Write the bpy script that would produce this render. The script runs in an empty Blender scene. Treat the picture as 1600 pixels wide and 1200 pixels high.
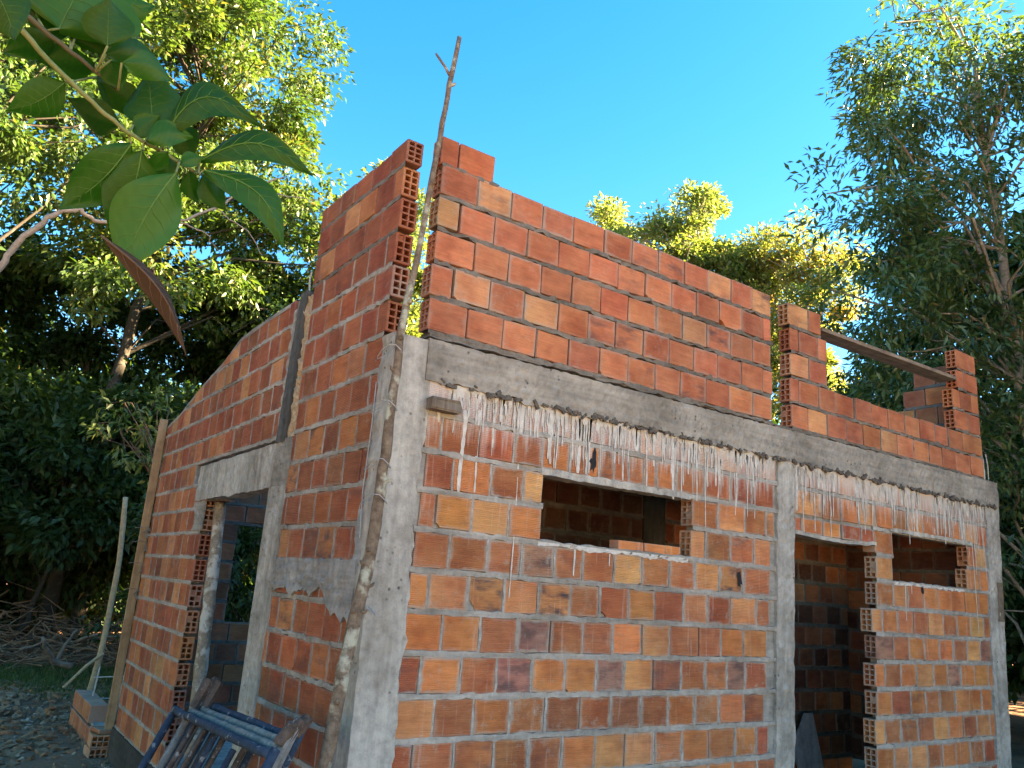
import bpy, math, random
import numpy as np
from mathutils import Vector, Matrix

random.seed(7)
rng = np.random.default_rng(7)
S = bpy.context.scene
COL = S.collection

# ------------------------------------------------------------------ camera
CAM = np.array([-1.50225, -3.17395, 1.73319])
CR = np.array([0.81562488, -0.57440578, 0.06938337])
CU = np.array([-0.19690668, -0.1628144, 0.96680879])
CF = np.array([0.54404394, 0.80221535, 0.24589981])
FL = 1258.4
cd = bpy.data.cameras.new('camera')
cd.sensor_width = 36; cd.lens = 36*FL/1600; cd.clip_start = 0.05; cd.clip_end = 2000
cam = bpy.data.objects.new('camera', cd); COL.objects.link(cam)
M = Matrix(((CR[0], CU[0], -CF[0], CAM[0]), (CR[1], CU[1], -CF[1], CAM[1]), (CR[2], CU[2], -CF[2], CAM[2]), (0, 0, 0, 1)))
cam.matrix_world = M
S.camera = cam

# ------------------------------------------------------------------ sky, sun, exposure
SUN_AZ, SUN_EL = math.radians(122), math.radians(28)
W = bpy.data.worlds.new('World'); S.world = W; W.use_nodes = True
wn = W.node_tree.nodes; wl = W.node_tree.links
sky = wn.new('ShaderNodeTexSky'); sky.sky_type = 'NISHITA'; sky.sun_disc = False
sky.sun_elevation = SUN_EL; sky.sun_rotation = SUN_AZ
sky.air_density = 1.0; sky.dust_density = 0.3; sky.ozone_density = 3.0
hs = wn.new('ShaderNodeHueSaturation'); hs.inputs['Saturation'].default_value = 1.41
wl.new(sky.outputs[0], hs.inputs['Color']); wl.new(hs.outputs[0], wn['Background'].inputs[0])
wn['Background'].inputs[1].default_value = 0.05
sl = bpy.data.lights.new('sun', 'SUN'); sl.energy = 5.0; sl.angle = math.radians(0.5); sl.color = (1.0, 0.86, 0.62)
so = bpy.data.objects.new('sun', sl); COL.objects.link(so)
sd = Vector((math.sin(SUN_AZ)*math.cos(SUN_EL), math.cos(SUN_AZ)*math.cos(SUN_EL), math.sin(SUN_EL)))
so.rotation_euler = sd.to_track_quat('Z', 'Y').to_euler(); so.location = (20, -5, 15)
S.view_settings.view_transform = 'Standard'; S.view_settings.look = 'None'
S.view_settings.gamma = 1; S.view_settings.use_curve_mapping = False
S.view_settings.exposure = 3.75
S.view_settings.use_white_balance = True; S.view_settings.white_balance_temperature = 9000; S.view_settings.white_balance_tint = 14
S.cycles.diffuse_bounces = 2

# ------------------------------------------------------------------ helpers
def ray(px, py):
    d = CF*FL + CR*(px-800) - CU*(py-600)
    return d/np.linalg.norm(d)
def at(px, py, dist): return CAM + ray(px, py)*dist
def ony(px, py, y):
    d = ray(px, py); return CAM + d*((y-CAM[1])/d[1])
def proj(P):
    d = np.asarray(P, float)-CAM; z = d@CF
    return 800+FL*(d@CR)/z, 600-FL*(d@CU)/z
def xpx(px, z, y=0.0):
    k = (px-800)/FL
    a = CR-k*CF
    return CAM[0] - (a[1]*(y-CAM[1])+a[2]*(z-CAM[2]))/a[0]

def mesh_obj(name, verts, faces, mat, parent=None, loc=None, smooth=False):
    me = bpy.data.meshes.new(name); me.from_pydata([tuple(v) for v in verts], [], faces); me.update()
    if smooth: me.polygons.foreach_set('use_smooth', [True]*len(me.polygons))
    o = bpy.data.objects.new(name, me); COL.objects.link(o)
    if mat: me.materials.append(mat)
    if parent: o.parent = parent
    if loc is not None: o.location = loc
    return o
def fast_mesh(name, V, F, mat, parent=None, attrs=None, smooth=False):
    """V (n,3), F (m,k) arrays with equal k"""
    V = np.asarray(V, np.float32); F = np.asarray(F, np.int32); m, k = F.shape
    me = bpy.data.meshes.new(name)
    me.vertices.add(len(V)); me.vertices.foreach_set('co', V.ravel())
    me.loops.add(m*k); me.loops.foreach_set('vertex_index', F.ravel())
    me.polygons.add(m); me.polygons.foreach_set('loop_start', np.arange(0, m*k, k, dtype=np.int32))
    if smooth: me.polygons.foreach_set('use_smooth', np.ones(m, bool))
    me.update(calc_edges=True)
    for an, arr in (attrs or {}).items():
        arr = np.asarray(arr, np.float32)
        if arr.ndim == 1:
            a = me.attributes.new(an, 'FLOAT', 'POINT'); a.data.foreach_set('value', arr)
        elif arr.shape[1] == 3:
            a = me.attributes.new(an, 'FLOAT_VECTOR', 'POINT'); a.data.foreach_set('vector', arr.ravel())
        else:
            a = me.attributes.new(an, 'FLOAT_COLOR', 'POINT'); a.data.foreach_set('color', arr.ravel())
    o = bpy.data.objects.new(name, me); COL.objects.link(o)
    if mat: me.materials.append(mat)
    if parent: o.parent = parent
    return o
def tag(o, label=None, cat=None, group=None, kind=None):
    if label: o['label'] = label
    if cat: o['category'] = cat
    if group: o['group'] = group
    if kind: o['kind'] = kind
    return o
def thing(name, loc, label, cat, group=None):
    o = bpy.data.objects.new(name, None); COL.objects.link(o); o.location = loc; o.empty_display_size = .2
    return tag(o, label, cat, group)
def keep(o, parent):
    """parent with world-space vertices kept where they are"""
    o.parent = parent; o.matrix_parent_inverse = Matrix.Translation(Vector(parent.location)).inverted(); return o

class G:
    """collects geometry in world space"""
    def __init__(s): s.v = []; s.f = []
    def add(s, v, f):
        b = len(s.v); s.v += [tuple(p) for p in v]; s.f += [tuple(i+b for i in q) for q in f]
    def box(s, lo, hi, jit=0, bev=0.0):
        lo = np.array(lo, float); hi = np.array(hi, float)
        v, f = bevel_box((hi-lo)/2, bev) if bev else plain_box((hi-lo)/2)
        c = (lo+hi)/2
        s.add([c+np.array(p)+rng.normal(0, jit, 3) if jit else c+np.array(p) for p in v], f)
    def tube(s, pts, rad, seg=7, cap=True, wob=0.0):
        pts = [np.array(p, float) for p in pts]; n = len(pts)
        if np.isscalar(rad): rad = [rad]*n
        T = [pts[min(i+1, n-1)]-pts[max(i-1, 0)] for i in range(n)]
        T = [t/(np.linalg.norm(t)+1e-9) for t in T]
        a = np.cross(T[0], [0, 0, 1.0]);
        if np.linalg.norm(a) < 1e-3: a = np.cross(T[0], [1.0, 0, 0])
        a /= np.linalg.norm(a); v = []
        for i in range(n):
            a = a-T[i]*(a@T[i]); a /= np.linalg.norm(a); b = np.cross(T[i], a)
            for k in range(seg):
                th = 2*math.pi*k/seg; r = rad[i]*(1+(rng.normal(0, wob) if wob else 0))
                v.append(pts[i]+r*(math.cos(th)*a+math.sin(th)*b))
        f = [(i*seg+k, i*seg+(k+1) % seg, (i+1)*seg+(k+1) % seg, (i+1)*seg+k) for i in range(n-1) for k in range(seg)]
        if cap: f += [tuple(range(seg))[::-1], tuple((n-1)*seg+k for k in range(seg))]
        s.add(v, f)
    def obj(s, name, mat, parent=None, smooth=False, origin=None):
        if parent is not None:
            L = np.array(parent.matrix_world.translation) if False else np.array(abs_loc(parent))
        else:
            L = np.array(origin if origin is not None else (0, 0, 0), float)
        o = mesh_obj(name, [np.array(p)-L for p in s.v], s.f, mat, parent, None if parent is not None else L, smooth)
        return o
def abs_loc(o):
    l = np.array(o.location); p = o.parent
    while p is not None: l = l+np.array(p.location); p = p.parent
    return l
def plain_box(h):
    x, y, z = h
    v = [(sx*x, sy*y, sz*z) for sx in (-1, 1) for sy in (-1, 1) for sz in (-1, 1)]
    f = [(0, 1, 3, 2), (4, 6, 7, 5), (0, 4, 5, 1), (2, 3, 7, 6), (0, 2, 6, 4), (1, 5, 7, 3)]
    return v, f
def bevel_box(h, b, skip=(), jit=None, ztop=None):
    """24-vertex chamfered box; skip holds (axis, sign) faces left open"""
    v = []; idx = {}
    for ci, (sx, sy, sz) in enumerate([(sx, sy, sz) for sx in (-1, 1) for sy in (-1, 1) for sz in (-1, 1)]):
        c = np.array([sx*h[0], sy*h[1], sz*h[2]], float)
        if ztop is not None and sz > 0: c[2] = ztop[0] if sx < 0 else ztop[1]
        if jit is not None: c = c+jit[ci]
        for ax in range(3):
            p = c.copy()
            for o in range(3):
                if o != ax: p[o] -= (sx, sy, sz)[o]*b
            idx[(sx, sy, sz, ax)] = len(v); v.append(p)
    f = []
    def g(s, ax): return idx[(s[0], s[1], s[2], ax)]
    for ax in range(3):
        o1, o2 = [(1, 2), (2, 0), (0, 1)][ax]
        for sg in (-1, 1):
            q = []
            for a, c in ((-1, -1), (1, -1), (1, 1), (-1, 1)):
                s = [0, 0, 0]; s[ax] = sg; s[o1] = a; s[o2] = c; q.append(g(s, ax))
            if (ax, sg) in skip: continue
            f.append(tuple(q) if sg > 0 else tuple(q[::-1]))
    for ax in range(3):                       # edges along ax
        o1, o2 = [(1, 2), (2, 0), (0, 1)][ax]
        for a in (-1, 1):
            for c in (-1, 1):
                s0 = [0, 0, 0]; s0[o1] = a; s0[o2] = c; s1 = list(s0); s0[ax] = -1; s1[ax] = 1
                q = (g(s0, o1), g(s1, o1), g(s1, o2), g(s0, o2))
                f.append(q if a*c < 0 else q[::-1])
    for sx in (-1, 1):
        for sy in (-1, 1):
            for sz in (-1, 1):
                q = [idx[(sx, sy, sz, k)] for k in range(3)]
                f.append(tuple(q) if sx*sy*sz > 0 else tuple(q[::-1]))
    return v, f

# ------------------------------------------------------------------ materials
def new_mat(name):
    m = bpy.data.materials.new(name); m.use_nodes = True
    n = m.node_tree.nodes; l = m.node_tree.links
    b = n['Principled BSDF']; b.inputs['Roughness'].default_value = .9
    b.inputs['Specular IOR Level'].default_value = .2
    return m, n, l, b
def nd(n, t, **kw):
    x = n.new(t)
    for k, v in kw.items():
        if k.startswith('i_'): x.inputs[k[2:].replace('_', ' ')].default_value = v
        else: setattr(x, k, v)
    return x
def noise(n, l, vec, scale, detail=4, rough=.6):
    x = nd(n, 'ShaderNodeTexNoise'); x.inputs['Scale'].default_value = scale
    x.inputs['Detail'].default_value = detail; x.inputs['Roughness'].default_value = rough
    if vec is not None: l.new(vec, x.inputs['Vector'])
    return x.outputs['Fac']
def ramp(n, l, fac, stops):
    x = nd(n, 'ShaderNodeValToRGB'); e = x.color_ramp.elements
    while len(e) < len(stops): e.new(.5)
    for k, (p, c) in enumerate(stops):
        e[k].position = p; e[k].color = c if len(c) == 4 else (*c, 1)
    l.new(fac, x.inputs['Fac']); return x.outputs['Color']
def gray(v): return (v, v, v)
def mix(n, l, fac, a, b, mode='MIX'):
    x = nd(n, 'ShaderNodeMix', data_type='RGBA', blend_type=mode)
    for sock, val in ((x.inputs['Factor'], fac), (x.inputs[6], a), (x.inputs[7], b)):
        if hasattr(val, 'is_output'): l.new(val, sock)
        elif isinstance(val, (int, float)): sock.default_value = val if sock.type == 'VALUE' else (val, val, val, 1)
        else: sock.default_value = (*val, 1)
    return x.outputs[2]
def math_(n, l, op, a, b=0.0, clamp=False):
    x = nd(n, 'ShaderNodeMath', operation=op, use_clamp=clamp)
    for s, v in ((x.inputs[0], a), (x.inputs[1], b)):
        if hasattr(v, 'is_output'): l.new(v, s)
        else: s.default_value = v
    return x.outputs[0]
def bump(n, l, b, h, strength=.5, dist=.01):
    x = nd(n, 'ShaderNodeBump'); x.inputs['Strength'].default_value = strength; x.inputs['Distance'].default_value = dist
    l.new(h, x.inputs['Height']); l.new(x.outputs[0], b.inputs['Normal'])
def objco(n): return nd(n, 'ShaderNodeTexCoord').outputs['Object']
def attr(n, name): return nd(n, 'ShaderNodeAttribute', attribute_name=name)

def make_brick_mat():
    m, n, l, b = new_mat('fired_clay')
    co = attr(n, 'bco').outputs['Vector']; uv = attr(n, 'buv').outputs['Vector']
    ta = attr(n, 'tint'); tint = ta.outputs['Color']; ex = attr(n, 'bex')   # bex: ridge, smear, burn
    exs = nd(n, 'ShaderNodeSeparateXYZ'); l.new(ex.outputs['Vector'], exs.inputs[0])
    us = nd(n, 'ShaderNodeSeparateXYZ'); l.new(uv, us.inputs[0])
    mp = nd(n, 'ShaderNodeMapping'); mp.inputs['Scale'].default_value = (1, 1, 2.6); l.new(co, mp.inputs['Vector'])
    n1 = noise(n, l, mp.outputs[0], 9, 5, .65); n2 = noise(n, l, co, 70, 3, .7); n3 = noise(n, l, co, 14, 4, .6)
    mp2 = nd(n, 'ShaderNodeMapping'); mp2.inputs['Scale'].default_value = (.25, 1, 5); l.new(co, mp2.inputs['Vector'])
    n4 = noise(n, l, mp2.outputs[0], 26, 3, .6)
    n7 = noise(n, l, co, 4.5, 3, .55)
    c = mix(n, l, 1.0, tint, ramp(n, l, n7, [(.32, (.80, .66, .66)), (.5, gray(1.0)), (.68, (1.10, 1.22, 1.18))]), 'MULTIPLY')
    c = mix(n, l, 1.0, c, ramp(n, l, n1, [(.25, gray(.78)), (.5, gray(1.0)), (.78, gray(1.16))]), 'MULTIPLY')
    c = mix(n, l, 1.0, c, ramp(n, l, n4, [(.3, gray(.88)), (.7, gray(1.1))]), 'MULTIPLY')
    # kiln scorching, shapes of their own on some bricks
    n5 = noise(n, l, mp.outputs[0], 6.5, 3, .55)
    bm = math_(n, l, 'MULTIPLY', ramp(n, l, n5, [(.46, gray(0)), (.66, gray(1))]), exs.outputs['Z'], True)
    c = mix(n, l, bm, c, (.085, .055, .055))
    # paler crust along edges and cement smears
    au = math_(n, l, 'ABSOLUTE', us.outputs['X']); aw = math_(n, l, 'ABSOLUTE', us.outputs['Z'])
    ed = math_(n, l, 'MAXIMUM', au, aw)
    ed = math_(n, l, 'ADD', ed, math_(n, l, 'MULTIPLY', math_(n, l, 'SUBTRACT', n3, .5), .55))
    em = ramp(n, l, ed, [(.80, gray(0)), (1.02, gray(1))])
    sm = math_(n, l, 'MULTIPLY', em, exs.outputs['Y'], True)
    n6 = noise(n, l, co, 20, 6, .75)
    sm2 = math_(n, l, 'MULTIPLY', ramp(n, l, n6, [(.57, gray(0)), (.72, gray(.8))]), exs.outputs['Y'], True)
    sm = math_(n, l, 'MAXIMUM', sm, sm2)
    c = mix(n, l, math_(n, l, 'MULTIPLY', sm, .8), c, (.36, .31, .26))
    wp_ = nd(n, 'ShaderNodeNewGeometry').outputs['Position']; st_ = noise(n, l, wp_, 1.9, 6, .7); sq = noise(n, l, wp_, 7, 6, .75)
    c = mix(n, l, 1.0, c, ramp(n, l, st_, [(.33, gray(.80)), (.52, gray(1.0)), (.7, gray(1.1))]), 'MULTIPLY')
    c = mix(n, l, math_(n, l, 'MULTIPLY', ramp(n, l, sq, [(.55, gray(0)), (.74, gray(.42))]), exs.outputs['Y'], True), c, (.42, .34, .27))
    ws_ = nd(n, 'ShaderNodeSeparateXYZ'); l.new(wp_, ws_.inputs[0])
    mw = nd(n, 'ShaderNodeMapping'); mw.inputs['Scale'].default_value = (26, 0, 1.6); l.new(wp_, mw.inputs['Vector']); nw = noise(n, l, mw.outputs[0], 1.0, 5, .7)
    zz = math_(n, l, 'MULTIPLY', math_(n, l, 'SUBTRACT', ws_.outputs['Z'], 2.33), 3.4, True)           # reach of the run-off stain
    ins = math_(n, l, 'MULTIPLY', math_(n, l, 'LESS_THAN', ws_.outputs['Z'], 2.66), math_(n, l, 'LESS_THAN', math_(n, l, 'ABSOLUTE', ws_.outputs['Y']), .03))
    ins = math_(n, l, 'MULTIPLY', ins, math_(n, l, 'GREATER_THAN', ws_.outputs['X'], .17))
    wm = ramp(n, l, math_(n, l, 'ADD', math_(n, l, 'MULTIPLY', zz, .42), math_(n, l, 'SUBTRACT', nw, .5)), [(.08, gray(0)), (.36, gray(.72))])
    c = mix(n, l, math_(n, l, 'MULTIPLY', wm, ins), c, (.60, .555, .505))
    sp = ramp(n, l, n2, [(.26, gray(.75)), (.36, gray(1.0))])
    c = mix(n, l, 1.0, c, sp, 'MULTIPLY')
    l.new(c, b.inputs['Base Color'])
    sx = nd(n, 'ShaderNodeSeparateXYZ'); l.new(co, sx.inputs[0])
    rd = math_(n, l, 'SINE', math_(n, l, 'MULTIPLY', sx.outputs['Z'], 2*math.pi/.0085))
    rd = math_(n, l, 'MULTIPLY', math_(n, l, 'MULTIPLY', rd, exs.outputs['X']), .5)
    h = math_(n, l, 'ADD', rd, math_(n, l, 'ADD', math_(n, l, 'MULTIPLY', n2, .8), math_(n, l, 'MULTIPLY', n1, 1.5)))
    bump(n, l, b, h, .75, .0034)
    b.inputs['Roughness'].default_value = .82
    return m
def make_concrete(name, lo, mid, hi, pits=True, streak=False):
    m, n, l, b = new_mat(name); co = objco(n)
    a = noise(n, l, co, 2.2, 6, .65); d = noise(n, l, co, 24, 5, .7); e = noise(n, l, co, 140, 2, .6)
    c = ramp(n, l, a, [(.28, lo), (.5, mid), (.74, hi)])
    c = mix(n, l, .75, c, ramp(n, l, d, [(.25, gray(.55)), (.55, gray(1.0)), (.8, gray(1.15))]), 'MULTIPLY')
    lf = noise(n, l, co, .95, 5, .7)
    c = mix(n, l, .9, c, ramp(n, l, lf, [(.36, (.62, .60, .57)), (.5, gray(1.0)), (.66, (1.12, 1.1, 1.07))]), 'MULTIPLY')
    mp = nd(n, 'ShaderNodeMapping'); mp.inputs['Scale'].default_value = (7, 7, .8) if streak else (.8, .8, 9); l.new(co, mp.inputs['Vector'])
    g = noise(n, l, mp.outputs[0], 3, 4, .6)
    c = mix(n, l, .8, c, ramp(n, l, g, [(.35, gray(.70)), (.62, gray(1.08))]), 'MULTIPLY')
    h = math_(n, l, 'ADD', math_(n, l, 'MULTIPLY', d, 1.4), math_(n, l, 'MULTIPLY', e, .4))
    if pits:
        v = nd(n, 'ShaderNodeTexVoronoi'); v.inputs['Scale'].default_value = 26; l.new(co, v.inputs['Vector'])
        k = noise(n, l, co, 5, 3, .6)
        pm = math_(n, l, 'MULTIPLY', ramp(n, l, v.outputs['Distance'], [(.08, gray(1)), (.22, gray(0))]), ramp(n, l, k, [(.50, gray(0)), (.60, gray(.8))]))
        c = mix(n, l, math_(n, l, 'MULTIPLY', pm, .85), c, (.035, .032, .03))
        h = math_(n, l, 'SUBTRACT', h, math_(n, l, 'MULTIPLY', pm, 1.6))
    l.new(c, b.inputs['Base Color']); bump(n, l, b, h, .8, .006)
    return m
def make_wood(name, dark, light, scale=1.0, axis='z'):
    m, n, l, b = new_mat(name); co = objco(n)
    mp = nd(n, 'ShaderNodeMapping'); mp.inputs['Scale'].default_value = {'z': (30, 30, 2), 'x': (2, 30, 30)}[axis]; l.new(co, mp.inputs['Vector'])
    a = noise(n, l, mp.outputs[0], scale, 5, .65); d = noise(n, l, co, 9*scale, 4, .6)
    c = ramp(n, l, a, [(.3, dark), (.7, light)])
    c = mix(n, l, .8, c, ramp(n, l, d, [(.3, gray(.55)), (.6, gray(1.05))]), 'MULTIPLY')
    l.new(c, b.inputs['Base Color']); bump(n, l, b, a, .5, .004); return m
def make_bark(name, dark, mid, patch, pscale=9, thr=.55):
    m, n, l, b = new_mat(name); co = objco(n)
    a = noise(n, l, co, 28, 5, .7); p = noise(n, l, co, pscale, 5, .62)
    c = ramp(n, l, a, [(.3, dark), (.68, mid)])
    c = mix(n, l, ramp(n, l, p, [(thr-.04, gray(0)), (thr+.05, gray(1))]), c, patch)
    l.new(c, b.inputs['Base Color']); bump(n, l, b, math_(n, l, 'ADD', a, p), .8, .006); return m
def make_leaf(name, stops, trans, tmix=.35, rough=.45, spec=.35):
    m = bpy.data.materials.new(name); m.use_nodes = True; n = m.node_tree.nodes; l = m.node_tree.links
    b = n['Principled BSDF']; out = n['Material Output']
    lv = attr(n, 'lv').outputs['Fac']
    c = ramp(n, l, lv, stops); l.new(c, b.inputs['Base Color'])
    b.inputs['Roughness'].default_value = rough; b.inputs['Specular IOR Level'].default_value = spec
    t = nd(n, 'ShaderNodeBsdfTranslucent'); l.new(mix(n, l, 1.0, c, trans, 'MULTIPLY'), t.inputs[0])
    ms = nd(n, 'ShaderNodeMixShader'); ms.inputs[0].default_value = tmix
    l.new(b.outputs[0], ms.inputs[1]); l.new(t.outputs[0], ms.inputs[2]); l.new(ms.outputs[0], out.inputs[0])
    return m
def make_plain(name, c1, c2, scale, bumpd=.004, rough=.9, metal=0, spec=.2):
    m, n, l, b = new_mat(name); co = objco(n); a = noise(n, l, co, scale, 5, .68)
    l.new(ramp(n, l, a, [(.32, c1), (.66, c2)]), b.inputs['Base Color'])
    b.inputs['Roughness'].default_value = rough; b.inputs['Metallic'].default_value = metal; b.inputs['Specular IOR Level'].default_value = spec
    bump(n, l, b, a, .5, bumpd); return m

BRICK = make_brick_mat()
MORTAR = make_concrete('grey_mortar', (.25, .225, .195), (.37, .335, .295), (.46, .42, .375), pits=False)
MORTAR_DARK = make_concrete('fresh_and_shade_mortar', (.12, .102, .086), (.185, .16, .136), (.27, .235, .20), pits=False)  # fresh mortar on upper walls; on inner walls its darkness carries room shade
CONCRETE = make_concrete('bare_concrete', (.29, .262, .23), (.44, .405, .36), (.52, .485, .44), True, True)
BEAMCON = make_concrete('beam_concrete', (.18, .158, .13), (.315, .28, .24), (.41, .37, .32), True, False)
FRESH = make_concrete('wet_concrete', (.075, .073, .07), (.10, .097, .092), (.13, .125, .118), False, True)
PLASTER = make_concrete('grey_render', (.27, .26, .25), (.35, .335, .32), (.41, .395, .375), True, False)
PLINTH = make_concrete('damp_footing', (.035, .033, .032), (.055, .052, .05), (.085, .08, .075), False)
DRIP = make_plain('cement_slurry', (.41, .365, .32), (.62, .575, .525), 18, .001)
RAWMORTAR = make_plain('ochre_crumbling_mortar', (.30, .17, .09), (.48, .36, .24), 45, .01)
DARKIN = make_plain('dark_core', (.07, .045, .035), (.11, .07, .055), 20)
BOARD = make_wood('planed_board', (.30, .17, .085), (.46, .29, .16))
OLDWOOD = make_wood('weathered_wood', (.10, .075, .055), (.24, .19, .15))
PLANKM = make_wood('grey_plank', (.16, .115, .085), (.33, .26, .20), 1.0, 'x')
BARKPOLE = make_bark('lichen_bark', (.08, .052, .036), (.24, .175, .125), (.38, .37, .29), 9, .56)
BARKPROP = make_bark('pale_prop_bark', (.14, .10, .07), (.33, .26, .19), (.46, .42, .35), 12, .55)
STICK = make_bark('peeled_stick', (.26, .19, .11), (.46, .37, .23), (.36, .27, .16), 10, .6)
TRUNK = make_bark('grey_tree_bark', (.03, .025, .02), (.07, .06, .05), (.115, .105, .09), 5, .62)
TRUNKPALE = make_bark('pale_tree_bark', (.16, .13, .10), (.34, .29, .24), (.42, .38, .33), 6, .6)
BLUE = make_bark('chipped_blue_paint', (.018, .030, .048), (.040, .066, .100), (.25, .24, .23), 24, .62)
CEMPIPE = make_bark('cement_caked_pipe', (.13, .115, .10), (.29, .265, .24), (.09, .09, .10), 12, .62)
RUSTPIPE = make_bark('rusty_post', (.05, .034, .028), (.14, .095, .075), (.36, .33, .31), 26, .62)
REBAR = make_plain('rusty_rebar', (.10, .06, .04), (.20, .13, .09), 60)
PALEBAR = make_plain('cement_coated_rebar', (.38, .36, .33), (.52, .5, .46), 60)
WIRE = make_plain('galvanised_wire', (.30, .32, .34), (.45, .47, .5), 60, rough=.5, metal=.4)
SHEET = make_concrete('grey_panel', (.36, .36, .37), (.42, .42, .43), (.47, .47, .48), False, True)
DEADLEAF = make_leaf('dead_leaf', [(0, (.028, .017, .011)), (1, (.075, .048, .033))], (1, .7, .5), .12, .6, .15)
BIGLEAF = make_leaf('broad_leaf', [(0, (.007, .038, .006)), (.5, (.022, .105, .013)), (1, (.060, .180, .030))], (1.0, 2.1, .4), .42, .4, .28)
VEINM = make_plain('leaf_vein', (.045, .125, .028), (.07, .165, .04), 30, .001)
TWIG = make_plain('green_twig', (.12, .16, .06), (.20, .22, .10), 40, .002)
DARKTWIG = make_plain('dark_twig', (.06, .055, .035), (.11, .10, .06), 40, .002)
BARETWIG = make_plain('bare_twig', (.24, .19, .15), (.40, .33, .27), 30, .003)
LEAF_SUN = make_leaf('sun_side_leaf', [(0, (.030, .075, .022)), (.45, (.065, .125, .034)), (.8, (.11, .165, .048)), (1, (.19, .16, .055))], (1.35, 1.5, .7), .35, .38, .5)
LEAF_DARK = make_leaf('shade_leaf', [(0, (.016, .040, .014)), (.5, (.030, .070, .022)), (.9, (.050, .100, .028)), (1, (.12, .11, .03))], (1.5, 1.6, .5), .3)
LEAF_RIGHT = make_leaf('long_glossy_leaf', [(0, (.035, .075, .030)), (.5, (.075, .135, .050)), (.9, (.12, .18, .062)), (1, (.2, .18, .07))], (1.4, 1.5, .6), .32, .3, .6)
LEAF_YEL = make_leaf('yellow_green_leaf', [(0, (.08, .13, .04)), (.5, (.16, .205, .075)), (.85, (.24, .23, .085)), (1, (.32, .19, .07))], (1.6, 1.7, .8), .48, .4, .5)

# ------------------------------------------------------------------ ground and the far wood
def make_ground():
    m, n, l, b = new_mat('trampled_soil'); co = objco(n)
    a = noise(n, l, co, 1.1, 6, .65); d = noise(n, l, co, 9, 6, .7); e = noise(n, l, co, 55, 4, .7)
    c = ramp(n, l, a, [(.3, (.22, .13, .09)), (.55, (.37, .205, .13)), (.75, (.46, .285, .185))])
    c = mix(n, l, .8, c, ramp(n, l, d, [(.3, gray(.6)), (.7, gray(1.25))]), 'MULTIPLY')
    c = mix(n, l, ramp(n, l, e, [(.62, gray(0)), (.72, gray(.6))]), c, (.26, .17, .12))
    l.new(c, b.inputs['Base Color'])
    bump(n, l, b, math_(n, l, 'ADD', math_(n, l, 'MULTIPLY', d, 2.0), e), .9, .04)
    return m
GZ = 0.12
GROUNDM = make_ground()
xs = np.concatenate([[-400, -120, -50], np.linspace(-25, 35, 121), [60, 140, 400]])
ys = np.concatenate([[-400, -120, -50], np.linspace(-20, 40, 121), [70, 150, 400]])
X, Y = np.meshgrid(xs, ys); Z = np.full_like(X, GZ)
Z += .03*np.sin(X*1.7+.4*Y)*np.cos(Y*1.3) + .02*np.sin(X*4.1)*np.sin(Y*3.7+1)
Z -= .22*np.exp(-(((X+.15)/.35)**2+((Y-6.9)/.35)**2))
nx = len(xs); I = np.arange(len(xs)*len(ys)).reshape(len(ys), nx)
Fq = np.stack([I[:-1, :-1], I[:-1, 1:], I[1:, 1:], I[1:, :-1]], -1).reshape(-1, 4)
go = fast_mesh('ground', np.stack([X, Y, Z], -1).reshape(-1, 3), Fq, GROUNDM, smooth=True)
tag(go, kind='structure')

def bounce_soil():
    m, n, l, b = new_mat('pale_bounce_soil'); co = objco(n); a = noise(n, l, co, .8, 6, .65); d = noise(n, l, co, 12, 5, .7)
    l.new(mix(n, l, .6, ramp(n, l, a, [(.3, (.30, .24, .17)), (.7, (.42, .35, .26))]), ramp(n, l, d, [(.3, gray(.7)), (.7, gray(1.1))]), 'MULTIPLY'), b.inputs['Base Color']); return m
X, Y = np.meshgrid(np.linspace(-40, 30, 60), np.linspace(-45, -6.5, 50)); Z = GZ+.055+.01*np.sin(X*1.3)*np.cos(Y*1.7)
Y = Y+.7*np.sin(X*.5)*(Y > -7); nx = 60; I = np.arange(3000).reshape(50, 60)
o = fast_mesh('added_bounce_yard', np.stack([X, Y, Z], -1).reshape(-1, 3), np.stack([I[:-1, :-1], I[:-1, 1:], I[1:, 1:], I[1:, :-1]], -1).reshape(-1, 4), bounce_soil(), smooth=True); tag(o, kind='structure')  # unseen pale yard behind the viewer, added to bounce warm sunlight

# ------------------------------------------------------------------ the brick house
PAL = {'R': (.39, .108, .052), 'O': (.54, .18, .066), 'T': (.57, .235, .098), 'B': (.42, .142, .064), 'D': (.29, .10, .052), 'P': (.37, .165, .115), 'X': (.45, .17, .07), 'U': (.43, .135, .070), 'V': (.475, .158, .077), 'W': (.55, .235, .115), 'K': (.125, .05, .034), 'L': (.325, .088, .043), 'M': (.42, .135, .055), 'N': (.29, .088, .043), 'Q': (.49, .20, .09)}  # K: brick tone darkened to hold the shade of the inner rooms
LSHADEMAP = {'R': 'L', 'O': 'M', 'T': 'Q', 'B': 'N', 'D': 'D', 'X': 'X', 'P': 'P'}  # left-wall bricks darkened, the dimmer light on that side put into their colour
UPMAP = {'R': 'U', 'O': 'V', 'T': 'W', 'B': 'U'}
house = thing('unfinished_house', (0, 0, 0), 'unfinished red hollow-brick house with grey concrete columns, beam and empty openings', 'house')
ALLB = []      # brick records
V_ = 0.174185
def zl(n): return 3.18697 - n*V_
def zF(i): return 2.4828 - i*V_

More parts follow.
